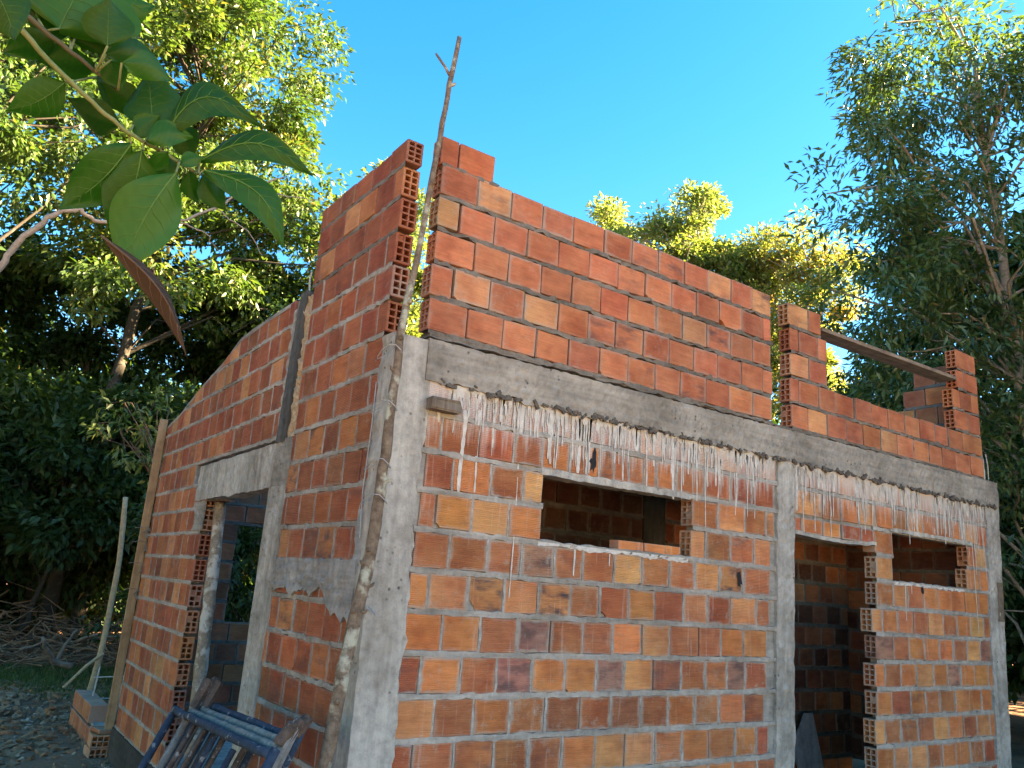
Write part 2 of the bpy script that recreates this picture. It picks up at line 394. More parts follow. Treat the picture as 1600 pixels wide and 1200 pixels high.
class Wall:
    """axis 'x': face looks to -y at y=plane; axis 'y': face looks to -x at x=plane"""
    def __init__(s, axis, plane, label=None, mort=MORTAR, name='brick_wall'):
        s.axis, s.plane = axis, plane
        s.core = G(); s.m = G(); s.mort = mort
        s.obj = bpy.data.objects.new(name, bpy.data.meshes.new(name)); COL.objects.link(s.obj); s.obj.parent = house
        if label: s.obj['label'] = label
    def P(s, u, d, z):
        return np.array([u, s.plane+d, z]) if s.axis == 'x' else np.array([s.plane+d, u, z])
    def cbox(s, u0, u1, z0, z1, d0=.012, d1=.078):
        a = s.P(u0, d0, z0); b = s.P(u1, d1, z1); s.core.box(np.minimum(a, b), np.maximum(a, b))
    def bed(s, u0, u1, z, hw=.0165, out=.0, d_in=.014, step=.034, amp=1.0):
        n = max(2, int(abs(u1-u0)/step)); v = []
        for i in range(n+1):
            u = u0+(u1-u0)*i/n
            o = -out+rng.normal(0, .003*amp); a = hw*rng.uniform(.82, 1.15)+rng.normal(0, .0026*amp); c = hw*rng.uniform(.82, 1.15)+rng.normal(0, .0026*amp)
            v += [s.P(u, d_in, z-a), s.P(u, o, z-a*.86), s.P(u, o-.001*rng.random(), z+rng.normal(0, .004)), s.P(u, o, z+c*.86), s.P(u, d_in, z+c)]
        f = [(i*5+k, (i+1)*5+k, (i+1)*5+k+1, i*5+k+1) for i in range(n) for k in range(4)]
        s.m.add(v, f)
    def head(s, u, z0, z1, hw=.006, out=.0, d_in=.014):
        n = 4; v = []
        for i in range(n+1):
            z = z0+(z1-z0)*i/n; a = hw*(1+rng.normal(0, .3)); c = hw*(1+rng.normal(0, .3)); o = -out+rng.normal(0, .0018)
            v += [s.P(u-a, d_in, z), s.P(u-a*.8, o, z), s.P(u+c*.8, o, z), s.P(u+c, d_in, z)]
        f = [(i*4+k, (i+1)*4+k, (i+1)*4+k+1, i*4+k+1) for i in range(n) for k in range(3)]
        s.m.add(v, f)
    def brick(s, u0, u1, z0, z1, col='R', holes='', ridge=0., smear=.4, burn=0., ztl=None, ztr=None, depth=.09, notch=None, far=False, dd=None):
        if notch is None and not holes and ztl is None and random.random() < .055: notch = (random.choice('ab'), random.uniform(.01, .03), random.uniform(.01, .026))
        """ztl / ztr: top heights at u0 / u1 end; holes: which u end ('a' low u, 'b' high u) shows its cells"""
        ALLB.append(dict(w=s, u0=u0, u1=u1, z0=z0, z1=z1, col=col, holes=holes, ridge=ridge, smear=smear, burn=burn, ztl=ztl, ztr=ztr, depth=depth, notch=notch, far=far,
                         dd=rng.normal(0, .0022) if dd is None else dd))
    def finish(s):
        b = s.core; me = s.obj.data
        me.from_pydata(b.v, [], b.f); me.materials.append(s.mort); me.update()
        if s.m.v: s.m.obj('mortar', s.mort, s.obj)

def brick_geo(r):
    """returns verts (local), faces, local frame info"""
    w = r['u1']-r['u0']; h = r['z1']-r['z0']; d = r['depth']
    fl = r['w'].axis == 'y'
    half = np.array([w/2, d/2, h/2]); jit = rng.normal(0, .0013, (8, 3))
    ztl, ztr = r['ztl'], r['ztr']; zt = None
    if ztl is not None:
        a = (ztl-(r['z0']+r['z1'])/2, ztr-(r['z0']+r['z1'])/2); zt = a if not fl else (a[1], a[0])
    ends = []
    for e in r['holes']:
        sg = -1 if e == 'a' else 1
        if fl: sg = -sg
        ends.append(sg)
    bv = .0032
    if r['notch']:
        side, nw, nh = r['notch']; sg = -1 if side == 'a' else 1
        if fl: sg = -sg
        x, z = w/2, h/2
        out = [(-x, -z), (x, -z), (x, z), (-x, z)]
        if sg < 0: out = [(-x+nw, -z), (x, -z), (x, z), (-x, z), (-x, -z+nh), (-x+nw*.35, -z+nh*.9), (-x+nw*.8, -z+nh*.45)]
        else: out = [(-x, -z), (x-nw, -z), (x-nw*.8, -z+nh*.45), (x-nw*.35, -z+nh*.9), (x, -z+nh), (x, z), (-x, z)]
        n = len(out)
        v = [(p[0], -d/2, p[1]) for p in out]+[(p[0], d/2, p[1]) for p in out]
        f = [tuple(range(n)), tuple(range(2*n-1, n-1, -1))]+[(i, i+n, (i+1) % n+n, (i+1) % n) for i in range(n)]
        v = [np.array(p) for p in v]
    else:
        v, f = bevel_box(half, bv, [(0, sg) for sg in ends], jit if not ends else None, zt)
    for sg in ends:                                  # hollow cells: 2 wide, 4 high
        x = sg*w/2; y0 = -d/2+bv; z0 = -h/2+bv
        tw = .0085
        cy = ((d-2*bv)-3*tw)/2; cz = ((h-2*bv)-5*tw)/4
        gy = [y0]; gz = [z0]
        for k in range(2): gy += [gy[-1]+tw, gy[-1]+tw+cy]
        gy.append(gy[-1]+tw)
        for k in range(4): gz += [gz[-1]+tw, gz[-1]+tw+cz]
        gz.append(gz[-1]+tw)
        base = len(v); nyv = len(gy)
        J = {}
        for j, z in enumerate(gz):
            for i, y in enumerate(gy):
                v.append(np.array([x+rng.normal(0, .0008), y+rng.normal(0, .0007)*(0 < i < nyv-1), z+rng.normal(0, .0007)*(0 < j < len(gz)-1)])); J[i, j] = len(v)-1
        for j in range(len(gz)-1):
            for i in range(nyv-1):
                q = (J[i, j], J[i+1, j], J[i+1, j+1], J[i, j+1])
                if i % 2 == 1 and j % 2 == 1:
                    dp = .075 if rng.random() > .07 else rng.uniform(.003, .012); b0 = len(v)
                    for t in q: v.append(v[t]-np.array([sg*dp, 0, 0]))
                    for k in range(4): f.append((q[k], q[(k+1) % 4], b0+(k+1) % 4, b0+k))
                    f.append((b0, b0+1, b0+2, b0+3))
                else: f.append(q if sg > 0 else q[::-1])
    v = np.array(v)
    tilt = rng.normal(0, .006)
    v[:, 2] += v[:, 0]*tilt*.5
    return v, f, half

def build_bricks():
    cand = []
    for k, r in enumerate(ALLB):
        w = r['w']; q = [w.P(r[a], r['dd'], r[b]) for a, b in (('u0', 'z0'), ('u1', 'z0'), ('u1', 'z1'), ('u0', 'z1'))]
        p = np.array([proj(t) for t in q]); c = p.mean(0)
        A = abs(sum(p[i][0]*p[(i+1) % 4][1]-p[(i+1) % 4][0]*p[i][1] for i in range(4)))/2
        r['A'] = A
        if (not r['far']) and -20 < c[0] < 1620 and -20 < c[1] < 1215: cand.append((A, k))
    cand.sort(reverse=True); single = set(k for _, k in cand[:300])
    BV, BF, bco, buv, tin, bex = [], [], [], [], [], []; base = 0
    for k, r in enumerate(ALLB):
        v, f, half = brick_geo(r); w = r['w']
        cen = w.P((r['u0']+r['u1'])/2, r['depth']/2+r['dd'], (r['z0']+r['z1'])/2)
        off = rng.random(3)*50
        u = v/half
        c = np.array(PAL[r['col']])*np.exp(rng.normal(0, .085))*np.exp(rng.normal(0, .035, 3))
        a_co = v+off; a_uv = u; a_t = np.tile(np.append(c, 1), (len(v), 1)); a_e = np.tile([r['ridge'], r['smear'], r['burn']], (len(v), 1))
        if w.axis == 'y': v = np.stack([v[:, 1], -v[:, 0], v[:, 2]], -1)
        if k in single:
            me = bpy.data.meshes.new('brick'); me.from_pydata([tuple(p) for p in v], [], f); me.materials.append(BRICK)
            for nm, ty, fld, arr in (('bco', 'FLOAT_VECTOR', 'vector', a_co), ('buv', 'FLOAT_VECTOR', 'vector', a_uv), ('tint', 'FLOAT_COLOR', 'color', a_t), ('bex', 'FLOAT_VECTOR', 'vector', a_e)):
                at_ = me.attributes.new(nm, ty, 'POINT'); at_.data.foreach_set(fld, np.asarray(arr, np.float32).ravel())
            o = bpy.data.objects.new('brick', me); COL.objects.link(o); o.parent = w.obj; o.location = cen
        else:
            BV.append(v+cen); BF += [tuple(i+base for i in q) for q in f]; base += len(v)
            bco.append(a_co); buv.append(a_uv); tin.append(a_t); bex.append(a_e)
    me = bpy.data.meshes.new('brick_courses'); me.from_pydata([tuple(p) for p in np.concatenate(BV)], [], BF); me.materials.append(BRICK)
    for nm, ty, fld, arr in (('bco', 'FLOAT_VECTOR', 'vector', bco), ('buv', 'FLOAT_VECTOR', 'vector', buv), ('tint', 'FLOAT_COLOR', 'color', tin), ('bex', 'FLOAT_VECTOR', 'vector', bex)):
        at_ = me.attributes.new(nm, ty, 'POINT'); at_.data.foreach_set(fld, np.asarray(np.concatenate(arr), np.float32).ravel())
    o = bpy.data.objects.new('brick_courses', me); COL.objects.link(o); o.parent = house; o['kind'] = 'stuff'

def jitcol(s): return random.choice(s)
def row(w, us, z0, z1, cols, gap=.009, holes=None, ridge=.0, smear=.4, heads=.6, hw=.006, **kw):
    for i in range(len(us)-1):
        a, b = us[i]+gap/2, us[i+1]-gap/2
        if b-a < .025: continue
        c = cols[i % len(cols)] if cols else jitcol('RRROBT')
        burn = 1.0 if c == 'X' else (.75 if c == 'P' else (random.random()*.5 if random.random() < .25 else 0))
        hh = ''
        if holes:
            if 'a' in holes and i == 0: hh += 'a'
            if 'b' in holes and i == len(us)-2: hh += 'b'
        w.brick(a, b, z0+rng.normal(0, .0015), z1+rng.normal(0, .0015), c, hh, ridge*random.uniform(.5, 1), smear*random.uniform(.2, 1.5), burn, **kw)
        if i > 0 and random.random() < heads: w.head(us[i], z0-.002, z1+.002, hw)
BH = .149     # brick height

# ---- lower front, left bay
def sh(x, z): return x+.0105*x*(z-1.9)
wf = Wall('x', 0.0, 'lower front wall between the corner column and the middle column')
XL, XM0, XM1, XR = .185, 2.68, 2.845, 5.28
LOW = [  # joint columns in photo pixels, colours, per course below the beam
 ([664, 690, 749, 803, 847, 891, 918, 936, 959.5, 983, 1007, 1025, 1056, 1101, 1141.5, 1175.5, 1209], 'BBRBOBOXBBOOBBRR'),
 ([664, 708, 767, 818, 849], 'BOBT', [1081, 1122, 1163.5, 1197, 1210], 'OTBT'),
 ([655, 681, 737, 795, 846], 'BOTO', [1080, 1103, 1141, 1178.5, 1204], 'TBBT'),
 ([646, 701, 761, 815, 866, 911, 959, 1003, 1046, 1086, 1124.5, 1162, 1204], 'BBBPBBTBBTXB'),
 ([637, 668, 731, 788, 841, 891, 937, 981, 1022.5, 1068, 1105, 1141, 1181.5, 1203], 'OTXTXBRORTRTB'),
 ([630, 690, 750, 807, 859.5, 910, 957, 1004, 1046.5, 1092, 1126, 1162, 1198], 'OOBPBBOTBBOT'),
 ([622, 656, 719, 775, 831, 883, 931, 975, 1021, 1064, 1102, 1136, 1163, 1198], 'ROBPOOPTDBBPR'),
 ([614, 677, 739, 796, 852, 906, 954, 1000, 1043, 1085, 1124, 1162, 1194], 'TBOBDBDBOBOB'),
 ([608, 642, 708, 770, 825, 878, 929, 976, 1022, 1066, 1108, 1149, 1182, 1200], 'RBOBBOTTBOBOR')]
NROW = 12     # courses L0.. down to the footing
for i in range(NROW):
    z0, z1 = zF(i+1)+.0118, zF(i)-.0118
    zc = (z0+z1)/2
    kw = dict(ridge=1.0, smear=.95, heads=.8, hw=.0075)
    if i < len(LOW):
        r = LOW[i]
        us = [xpx(p, zc) for p in r[0]]; row(wf, us, z0, z1, r[1], holes=None, **kw)
        if len(r) > 2: row(wf, [xpx(p, zc) for p in r[2]], z0, z1, r[3], holes='a', **kw)
    else:
        o = .1*(i % 2); us = [XL]+[XL+o+.2*k for k in range(1, 13) if XL+o+.2*k < XM0-.06]+[sh(XM0, zc)]
        row(wf, us, z0, z1, None, **kw)
# top cut course right under the beam
us = [.19]+[.19+.13+.2*k for k in range(0, 12)]+[2.68]
row(wf, us, zF(0)+.013, 2.634, None, ridge=1.0, smear=.9)
# notches / missing mortar in some bricks
def notch(px, py, side, nw, nh):
    z = None
    for r in ALLB:
        if r['w'] is wf:
            a = proj(wf.P(r['u0'], 0, r['z0'])); b = proj(wf.P(r['u1'], 0, r['z1']))
            if a[0]-1 <= px <= b[0]+1 and b[1]-8 <= py <= a[1]+8: r['notch'] = (side, nw, nh); return
notch(742, 925, 'a', .045, .05); notch(947, 940, 'a', .045, .03)
WZ0, WZ1 = 1.963, 2.292
W1a, W1b = .885, 1.905
wf.cbox(.15, sh(XM0, 2)+.05, .40, WZ0-.012); wf.cbox(.15, W1a-.012, WZ0-.012, WZ1); wf.cbox(W1b+.07, XM0+.03, WZ0-.012, WZ1); wf.cbox(.15, XM0+.03, WZ1, 2.66)
for i in range(NROW+1):
    z = zF(i)
    if i in (2,):
        wf.bed(XL, W1a, z, .0148, .001); wf.bed(xpx(1081, z), sh(XM0, z)+.02, z, .0148, .001)
        a = wf.P(0, 0, 0)
    elif i == 1:
        wf.bed(XL, sh(XM0, z)+.02, z, .0148, .001)
    else: wf.bed(XL, sh(XM0, z)+.02, z, .0148, .001)
# ---- lower front, right bay
wr = Wall('x', 0.0, 'lower front wall with the doorway and the small right window')
jd = lambda z: xpx(1369, z)
w2a = lambda z: xpx(1395.5, z); w2b = lambda z: xpx(1512 if z > 2.1 else 1511, z)
for i in range(NROW):
    z0, z1 = zF(i+1)+.0118, zF(i)-.0118; zc = (z0+z1)/2
    kw = dict(ridge=.35, smear=.9, heads=.75, hw=.007); xr = sh(XR, zc)-.02*(i % 2)
    pal = 'OTBOTBRBOP'
    if i == 0:
        us = [sh(XM1, zc)]+[sh(XM1, zc)+.1+.2*k for k in range(1, 13) if XM1+.1+.2*k < XR-.06]+[xr]
        row(wr, us, z0, z1, ''.join(jitcol(pal) for _ in range(14)), **kw)
    elif i == 1:
        a = sh(XM1, zc); us = [a, a+.07, a+.3, a+.5, a+.72, a+.88]
        for k in range(len(us)-1):                      # shallow cut pieces over the doorway
            wr.brick(us[k]+.006, us[k+1]-.006, 2.203, z1, jitcol('RBO'), smear=1.2)
        row(wr, [a+.88, w2a(zc)], z0, z1, 'O', **kw); row(wr, [w2b(zc), w2b(zc)+.12, xr], z0, z1, 'BT', holes='a', **kw)
    elif i == 2:
        row(wr, [jd(zc), w2a(zc)], z0, z1, 'T', holes='a', **kw); row(wr, [w2b(zc), w2b(zc)+.2, xr], z0, z1, 'TO', holes='a', **kw)
    else:
        a = jd(zc)-(.045 if i == 4 else 0)+rng.normal(0, .006); o = .2 if i % 2 else .11
        us = [a]+[a+o+.198*k+rng.normal(0, .008) for k in range(12) if a+o+.198*k < xr-.05]+[xr]
        row(wr, us, z0, z1, ''.join(jitcol(pal) for _ in range(12)), holes='a', **kw)
us = [2.85, 2.93]+[2.93+.2*k for k in range(1, 12)]+[5.31]
row(wr, us, zF(0)+.013, 2.645, None, ridge=.5, smear=.9)
wr.cbox(XM1-.03, 5.32, 2.30, 2.67); wr.cbox(XM1-.03, 3.72, 2.205, 2.30)
wr.cbox(3.82, 3.95, WZ0-.012, 2.30); wr.cbox(5.10, 5.32, WZ0-.012, 2.30)
wr.cbox(3.84, 5.28, 1.5, WZ0-.012); wr.cbox(3.76, 5.24, .40, 1.5)
for i in range(NROW+1):
    z = zF(i); a = jd(z)
    if i < 1: wr.bed(XM1, sh(XR, z)+.02, z, .0148, .001)
    elif i == 1: wr.bed(3.72, 3.95, z, .0148, .001)
    elif i == 2: wr.bed(a, w2a(z), z, .0148, .001); wr.bed(w2b(z), sh(XR, z)+.02, z, .0148, .001)
    else: wr.bed(a+.004, sh(XR, z)+.02, z, .0148, .001)
# ---- upper front panels
wu = Wall('x', 0.006, 'upper front wall panel standing on the beam, left of the slot', MORTAR_DARK)
UP = [([693, 747.5, 800, 849, 897, 944.5, 988, 1029.5, 1070, 1106, 1142.5, 1176, 1207], 'BTRRRORRRTRT'),
      ([688, 720, 773.5, 825, 873.5, 921, 966, 1008.5, 1049, 1088, 1124, 1159, 1193, 1208], 'TRRRRRRORRORR'),
      ([685, 742, 794.5, 846, 894, 939.5, 982, 1026.5, 1067, 1105, 1142, 1176.7, 1209], 'OORBROORTRRO'),
      ([679, 709, 765, 820, 873, 919, 962, 1005.7, 1046, 1084, 1121.4, 1159, 1192, 1208.5], 'OTRTRRORORROO'),
      ([675, 730, 785.5, 839, 889, 937, 981, 1024, 1063, 1103, 1140.4, 1176.7, 1209], 'RROORROROROO')]
UZ0 = 2.852; UPIT = (3.722-2.852)/5
SLOTS = {(1, 0), (2, 6), (3, 0), (3, 2), (4, 2)}
for k, (pxs, cols) in enumerate(UP):
    z1 = 3.722-k*UPIT-.001; z0 = z1-UPIT+.024; zc = (z0+z1)/2
    us = [xpx(p, zc, .006) for p in pxs]; us[0] = .155+rng.normal(0, .006); us[-1] = 2.665+rng.normal(0, .006)
    for i in range(len(us)-1):
        g0 = .006; g1 = .006+(.012 if (k, i) in SLOTS else 0)+abs(rng.normal(0, .002))
        h = 'a' if i == 0 else ''
        c = UPMAP.get(cols[i], cols[i])
        wu.brick(us[i]+g0/2, us[i+1]-g1/2, z0+rng.normal(0, .002), z1+rng.normal(0, .002), c, h, .2, .55*random.uniform(.2, 1.5), .8*random.random() if random.random() < .35 else 0,
                 notch=('a', .05, .035) if (k, i) == (1, 10) else None)
        if 0 < i and random.random() < .35: wu.head(us[i], z0, z1, .005, -.006, .03)
    wu.bed(.16, 2.66, z0-.0115, .0130, -.0005, .06, amp=2.1)
    wu.cbox(.17+.02, 2.65, z0-.005, z1, .045, .075)
z1 = 3.872; z0 = z1-.149
wu.brick(.142, .238, z0, z1, 'R', 'a', .1, .2); wu.brick(.247, .452, z0, z1, 'R', '', .1, .2)
wu.bed(.15, .49, 3.7225, .0115, -.002, .08, amp=1.5)
ws = Wall('x', 0.006, 'low upper front wall right of the slot with its two stub piers', MORTAR_DARK)
RP = [([1232, 1263, 1282], 'TR'), ([1234, 1248, 1278, 1292], 'RRO'), ([1235, 1264, 1293], 'TR'),
      ([1235, 1249, 1280, 1306, 1335.6, 1361, 1388, 1413.5, 1437.6, 1461, 1482, 1504, 1534], 'ORRRRROOORRO'),
      ([1237, 1263, 1293, 1322, 1350, 1376.7, 1402, 1427.7, 1452, 1473, 1494, 1517, 1536.5], 'OTRROTOORROO')]
for k, (pxs, cols) in enumerate(RP):
    z1 = 3.722-k*UPIT-.001; z0 = z1-UPIT+.024; zc = (z0+z1)/2
    us = [xpx(p, zc, .006) for p in pxs]
    row(ws, us, z0, z1, ''.join(UPMAP[q] for q in cols), .008, 'ab' if k > 2 else 'a', .1, .3, .4)
    ws.bed(us[0]+.005, us[-1]-.005, z0-.0115, .0130, -.0005, .06, amp=2.1)
    ws.cbox(us[0]+.09, us[-1]-.09, z0-.005, z1, .045, .075)
RQ = [([1493, 1514, 1524], 'RO', 3.898), ([1494.5, 1506, 1527], 'RO', 3.722), ([1488.6, 1500, 1518, 1529], 'BRO', 3.722-UPIT), ([1491.5, 1512, 1531], 'RR', 3.722-2*UPIT)]
for pxs, cols, z1 in RQ:
    z1 -= .001; z0 = z1-UPIT+.024; zc = (z0+z1)/2; us = [xpx(p, zc, .006) for p in pxs]
    row(ws, us, z0, z1, ''.join(UPMAP[q] for q in cols), .008, 'ab', .1, .3, .4); ws.bed(us[0]+.005, us[-1]-.005, z0-.0115, .0130, -.0005, .08, amp=2.1)
    ws.cbox(us[0]+.09, us[-1]-.09, z0-.005, z1, .045, .075)

# ---- left side wall (x = 0)
# side walls
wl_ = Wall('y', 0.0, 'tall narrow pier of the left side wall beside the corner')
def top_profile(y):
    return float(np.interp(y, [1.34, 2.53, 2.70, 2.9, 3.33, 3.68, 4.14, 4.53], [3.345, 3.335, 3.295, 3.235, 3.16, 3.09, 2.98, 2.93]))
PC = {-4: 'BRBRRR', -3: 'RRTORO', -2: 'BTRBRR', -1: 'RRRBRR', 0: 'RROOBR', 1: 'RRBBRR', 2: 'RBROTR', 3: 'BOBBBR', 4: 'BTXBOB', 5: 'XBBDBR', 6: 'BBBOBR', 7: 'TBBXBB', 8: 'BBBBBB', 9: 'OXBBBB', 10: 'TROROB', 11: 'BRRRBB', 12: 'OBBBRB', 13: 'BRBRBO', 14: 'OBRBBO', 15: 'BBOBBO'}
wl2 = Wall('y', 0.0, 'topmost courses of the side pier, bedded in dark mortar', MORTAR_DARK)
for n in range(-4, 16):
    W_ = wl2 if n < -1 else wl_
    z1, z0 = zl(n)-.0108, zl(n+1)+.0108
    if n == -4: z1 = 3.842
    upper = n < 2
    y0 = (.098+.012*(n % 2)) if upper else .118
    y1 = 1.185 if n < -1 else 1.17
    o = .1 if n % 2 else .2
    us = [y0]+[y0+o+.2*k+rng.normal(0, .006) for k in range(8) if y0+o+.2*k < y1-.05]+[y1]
    row(W_, us, z0, z1, ''.join(LSHADEMAP[q] for q in PC[n][::-1]), .008 if upper else .009, 'a' if upper else None, .1 if upper else .6, .25 if n < 0 else .5, .0 if n < -1 else .85, .0055)
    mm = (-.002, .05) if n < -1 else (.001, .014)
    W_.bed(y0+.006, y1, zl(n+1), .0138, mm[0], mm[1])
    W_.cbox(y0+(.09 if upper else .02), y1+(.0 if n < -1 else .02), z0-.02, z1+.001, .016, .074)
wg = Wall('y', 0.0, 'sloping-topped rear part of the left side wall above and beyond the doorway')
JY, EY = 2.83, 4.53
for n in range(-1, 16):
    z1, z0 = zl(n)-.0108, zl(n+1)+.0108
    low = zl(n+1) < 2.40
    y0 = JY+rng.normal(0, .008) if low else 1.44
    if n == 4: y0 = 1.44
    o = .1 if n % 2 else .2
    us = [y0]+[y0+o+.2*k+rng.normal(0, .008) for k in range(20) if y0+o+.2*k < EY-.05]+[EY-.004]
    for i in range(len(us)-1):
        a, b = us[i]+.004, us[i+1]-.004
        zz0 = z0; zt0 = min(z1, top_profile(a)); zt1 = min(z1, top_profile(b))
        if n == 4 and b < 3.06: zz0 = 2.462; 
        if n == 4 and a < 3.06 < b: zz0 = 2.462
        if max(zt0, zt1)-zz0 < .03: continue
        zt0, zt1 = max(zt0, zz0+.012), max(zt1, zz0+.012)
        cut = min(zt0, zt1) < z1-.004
        c = LSHADEMAP[jitcol('RRROBRBT') if n < 4 else jitcol('OORBTRBO')]
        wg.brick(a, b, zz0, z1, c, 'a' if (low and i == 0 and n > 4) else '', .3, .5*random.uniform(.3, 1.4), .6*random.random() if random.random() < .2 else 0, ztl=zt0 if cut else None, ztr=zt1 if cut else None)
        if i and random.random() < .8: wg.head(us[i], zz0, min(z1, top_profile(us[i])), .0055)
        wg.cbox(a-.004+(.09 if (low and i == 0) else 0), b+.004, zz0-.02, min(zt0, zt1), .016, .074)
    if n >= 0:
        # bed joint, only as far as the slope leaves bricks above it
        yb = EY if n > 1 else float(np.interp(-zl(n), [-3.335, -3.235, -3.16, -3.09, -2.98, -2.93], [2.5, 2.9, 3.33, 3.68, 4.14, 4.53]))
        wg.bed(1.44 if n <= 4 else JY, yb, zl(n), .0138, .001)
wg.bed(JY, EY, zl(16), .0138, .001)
# ragged mortar cap along the cut slope
pts = [(1.44, 3.34), (2.0, 3.345), (2.53, 3.335), (2.7, 3.297), (2.9, 3.237), (3.33, 3.162), (3.68, 3.092), (4.14, 2.982), (4.53, 2.932)]
for (a, za), (b, zb) in zip(pts[:-1], pts[1:]):
    n = max(2, int((b-a)/.08)); v = []
    for i in range(n+1):
        y = a+(b-a)*i/n; z = za+(zb-za)*i/n
        v += [wg.P(y, -.003, z-.02), wg.P(y, -.001, z+.008+rng.normal(0, .003)), wg.P(y, .09, z+.008+rng.normal(0, .003)), wg.P(y, .092, z-.02)]
    wg.m.add(v, [(i*4+k, (i+1)*4+k, (i+1)*4+k+1, i*4+k+1) for i in range(n) for k in range(3)])

# ---- inner partition, back wall, right side wall
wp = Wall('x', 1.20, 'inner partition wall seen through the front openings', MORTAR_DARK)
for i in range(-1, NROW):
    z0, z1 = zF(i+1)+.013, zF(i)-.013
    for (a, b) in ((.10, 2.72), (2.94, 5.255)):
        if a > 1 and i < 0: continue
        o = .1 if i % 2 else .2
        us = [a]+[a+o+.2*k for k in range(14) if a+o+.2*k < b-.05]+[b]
        row(wp, us, z0, z1, ''.join(jitcol('KDKKKDKK' if a < 1 else 'DKBDBKDO') for _ in us), .01, None, .3, .5, .7, .008, far=True)  # mostly K on the left: room shade painted into the bricks
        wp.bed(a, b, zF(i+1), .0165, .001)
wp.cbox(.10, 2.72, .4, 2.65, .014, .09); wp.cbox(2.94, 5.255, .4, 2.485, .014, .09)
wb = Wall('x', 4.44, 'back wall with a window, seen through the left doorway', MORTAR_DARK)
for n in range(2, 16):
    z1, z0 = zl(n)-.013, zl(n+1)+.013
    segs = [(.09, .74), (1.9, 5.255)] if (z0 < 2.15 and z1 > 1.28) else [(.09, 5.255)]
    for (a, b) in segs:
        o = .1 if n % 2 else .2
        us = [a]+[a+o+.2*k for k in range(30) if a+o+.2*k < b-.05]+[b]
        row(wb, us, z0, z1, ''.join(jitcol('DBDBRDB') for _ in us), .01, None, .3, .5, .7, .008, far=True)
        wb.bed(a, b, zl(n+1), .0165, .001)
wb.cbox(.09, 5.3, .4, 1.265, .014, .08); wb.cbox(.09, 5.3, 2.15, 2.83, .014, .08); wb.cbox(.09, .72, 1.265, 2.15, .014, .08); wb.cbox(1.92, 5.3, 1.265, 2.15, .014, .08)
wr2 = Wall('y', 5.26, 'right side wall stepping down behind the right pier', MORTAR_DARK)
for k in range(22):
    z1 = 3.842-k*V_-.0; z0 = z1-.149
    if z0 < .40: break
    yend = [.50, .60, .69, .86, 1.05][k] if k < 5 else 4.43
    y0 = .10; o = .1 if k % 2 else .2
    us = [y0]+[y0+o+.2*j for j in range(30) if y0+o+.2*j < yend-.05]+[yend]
    row(wr2, us, z0, z1, ''.join(jitcol('RROBR' if k <= 5 else 'DKDBK') for _ in us), .009, None, .15, .3, .5, .006, far=k > 5)  # lower courses use darkened bricks, indoor shade put into the colour
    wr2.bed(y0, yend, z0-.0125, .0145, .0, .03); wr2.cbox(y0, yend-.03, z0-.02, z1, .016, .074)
# two low bricks set on the right half of the left window sill
za = WZ0+.002
for a, b in ((1.40, 1.58), (1.59, 1.74), (1.745, 1.86)): wf.brick(a, b, za, za+.055, 'O', smear=.4, depth=.075, dd=.012)

for w in (wf, wr, wu, ws, wl_, wl2, wg, wp, wb, wr2): w.finish()
build_bricks()

# ---- concrete: columns, beam, lintels, footing
def rough_prism(name, pts_fn, n, mat, label=None, parent=house):
    """stack of quads: pts_fn(i) -> 4 corners; sides get the given roughness"""
    v = []; f = []
    for i in range(n+1): v += list(pts_fn(i/n))
    for i in range(n): f += [(i*4+k, i*4+(k+1) % 4, (i+1)*4+(k+1) % 4, (i+1)*4+k) for k in range(4)]
    f += [(3, 2, 1, 0), tuple(n*4+k for k in range(4))]
    o = mesh_obj(name, v, f, mat, parent)
    if label: o['label'] = label
    return o
def slab(name, axis, plane, outline_lo, outline_hi, d0, d1, mat, label=None, sub=6, rough=.0025):
    """sheet with thickness along a wall face. outline_lo/hi: lists of (u, z) for the lower and upper edge, same length; face gets relief"""
    if len(outline_hi) != len(outline_lo):
        h = np.array(outline_hi); q = np.linspace(0, len(h)-1, len(outline_lo)); k_ = np.arange(len(h))
        outline_hi = list(zip(np.interp(q, k_, h[:, 0]), np.interp(q, k_, h[:, 1])))
    n = len(outline_lo); v = []; f = []
    def P(u, d, z): return (u, plane+d, z) if axis == 'x' else (plane+d, u, z)
    for i in range(n):
        (ua, za), (ub, zb) = outline_lo[i], outline_hi[i]
        for k in range(sub+1):
            t = k/sub; e = 0 if k in (0, sub) else rng.normal(0, rough)
            v.append(P(ua+(ub-ua)*t, d0+e, za+(zb-za)*t))
        v.append(P(ub, d1, zb)); v.append(P(ua, d1, za))
    m = sub+3
    for i in range(n-1):
        for k in range(m): f.append((i*m+k, (i+1)*m+k, (i+1)*m+(k+1) % m, i*m+(k+1) % m))
    f.append(tuple(range(m))); f.append(tuple((n-1)*m+k for k in range(m))[::-1])
    o = mesh_obj(name, v, f, mat, house)
    if label: o['label'] = label
    return o
def ragged(u0, u1, zf, step, amp, base=None):
    n = max(2, int(abs(u1-u0)/step)); r = []
    walk = 0
    for i in range(n+1):
        u = u0+(u1-u0)*i/n; walk = walk*.6+rng.normal(0, amp); r.append((u, (zf(u) if callable(zf) else zf)+walk))
    return r
def vside(z0, z1, xf, step, amp):
    n = int((z1-z0)/step); r = []; walk = 0
    for i in range(n+1):
        z = z0+(z1-z0)*i/n; walk = walk*.55+rng.normal(0, amp); r.append(((xf(z) if callable(xf) else xf)+walk, z))
    return r
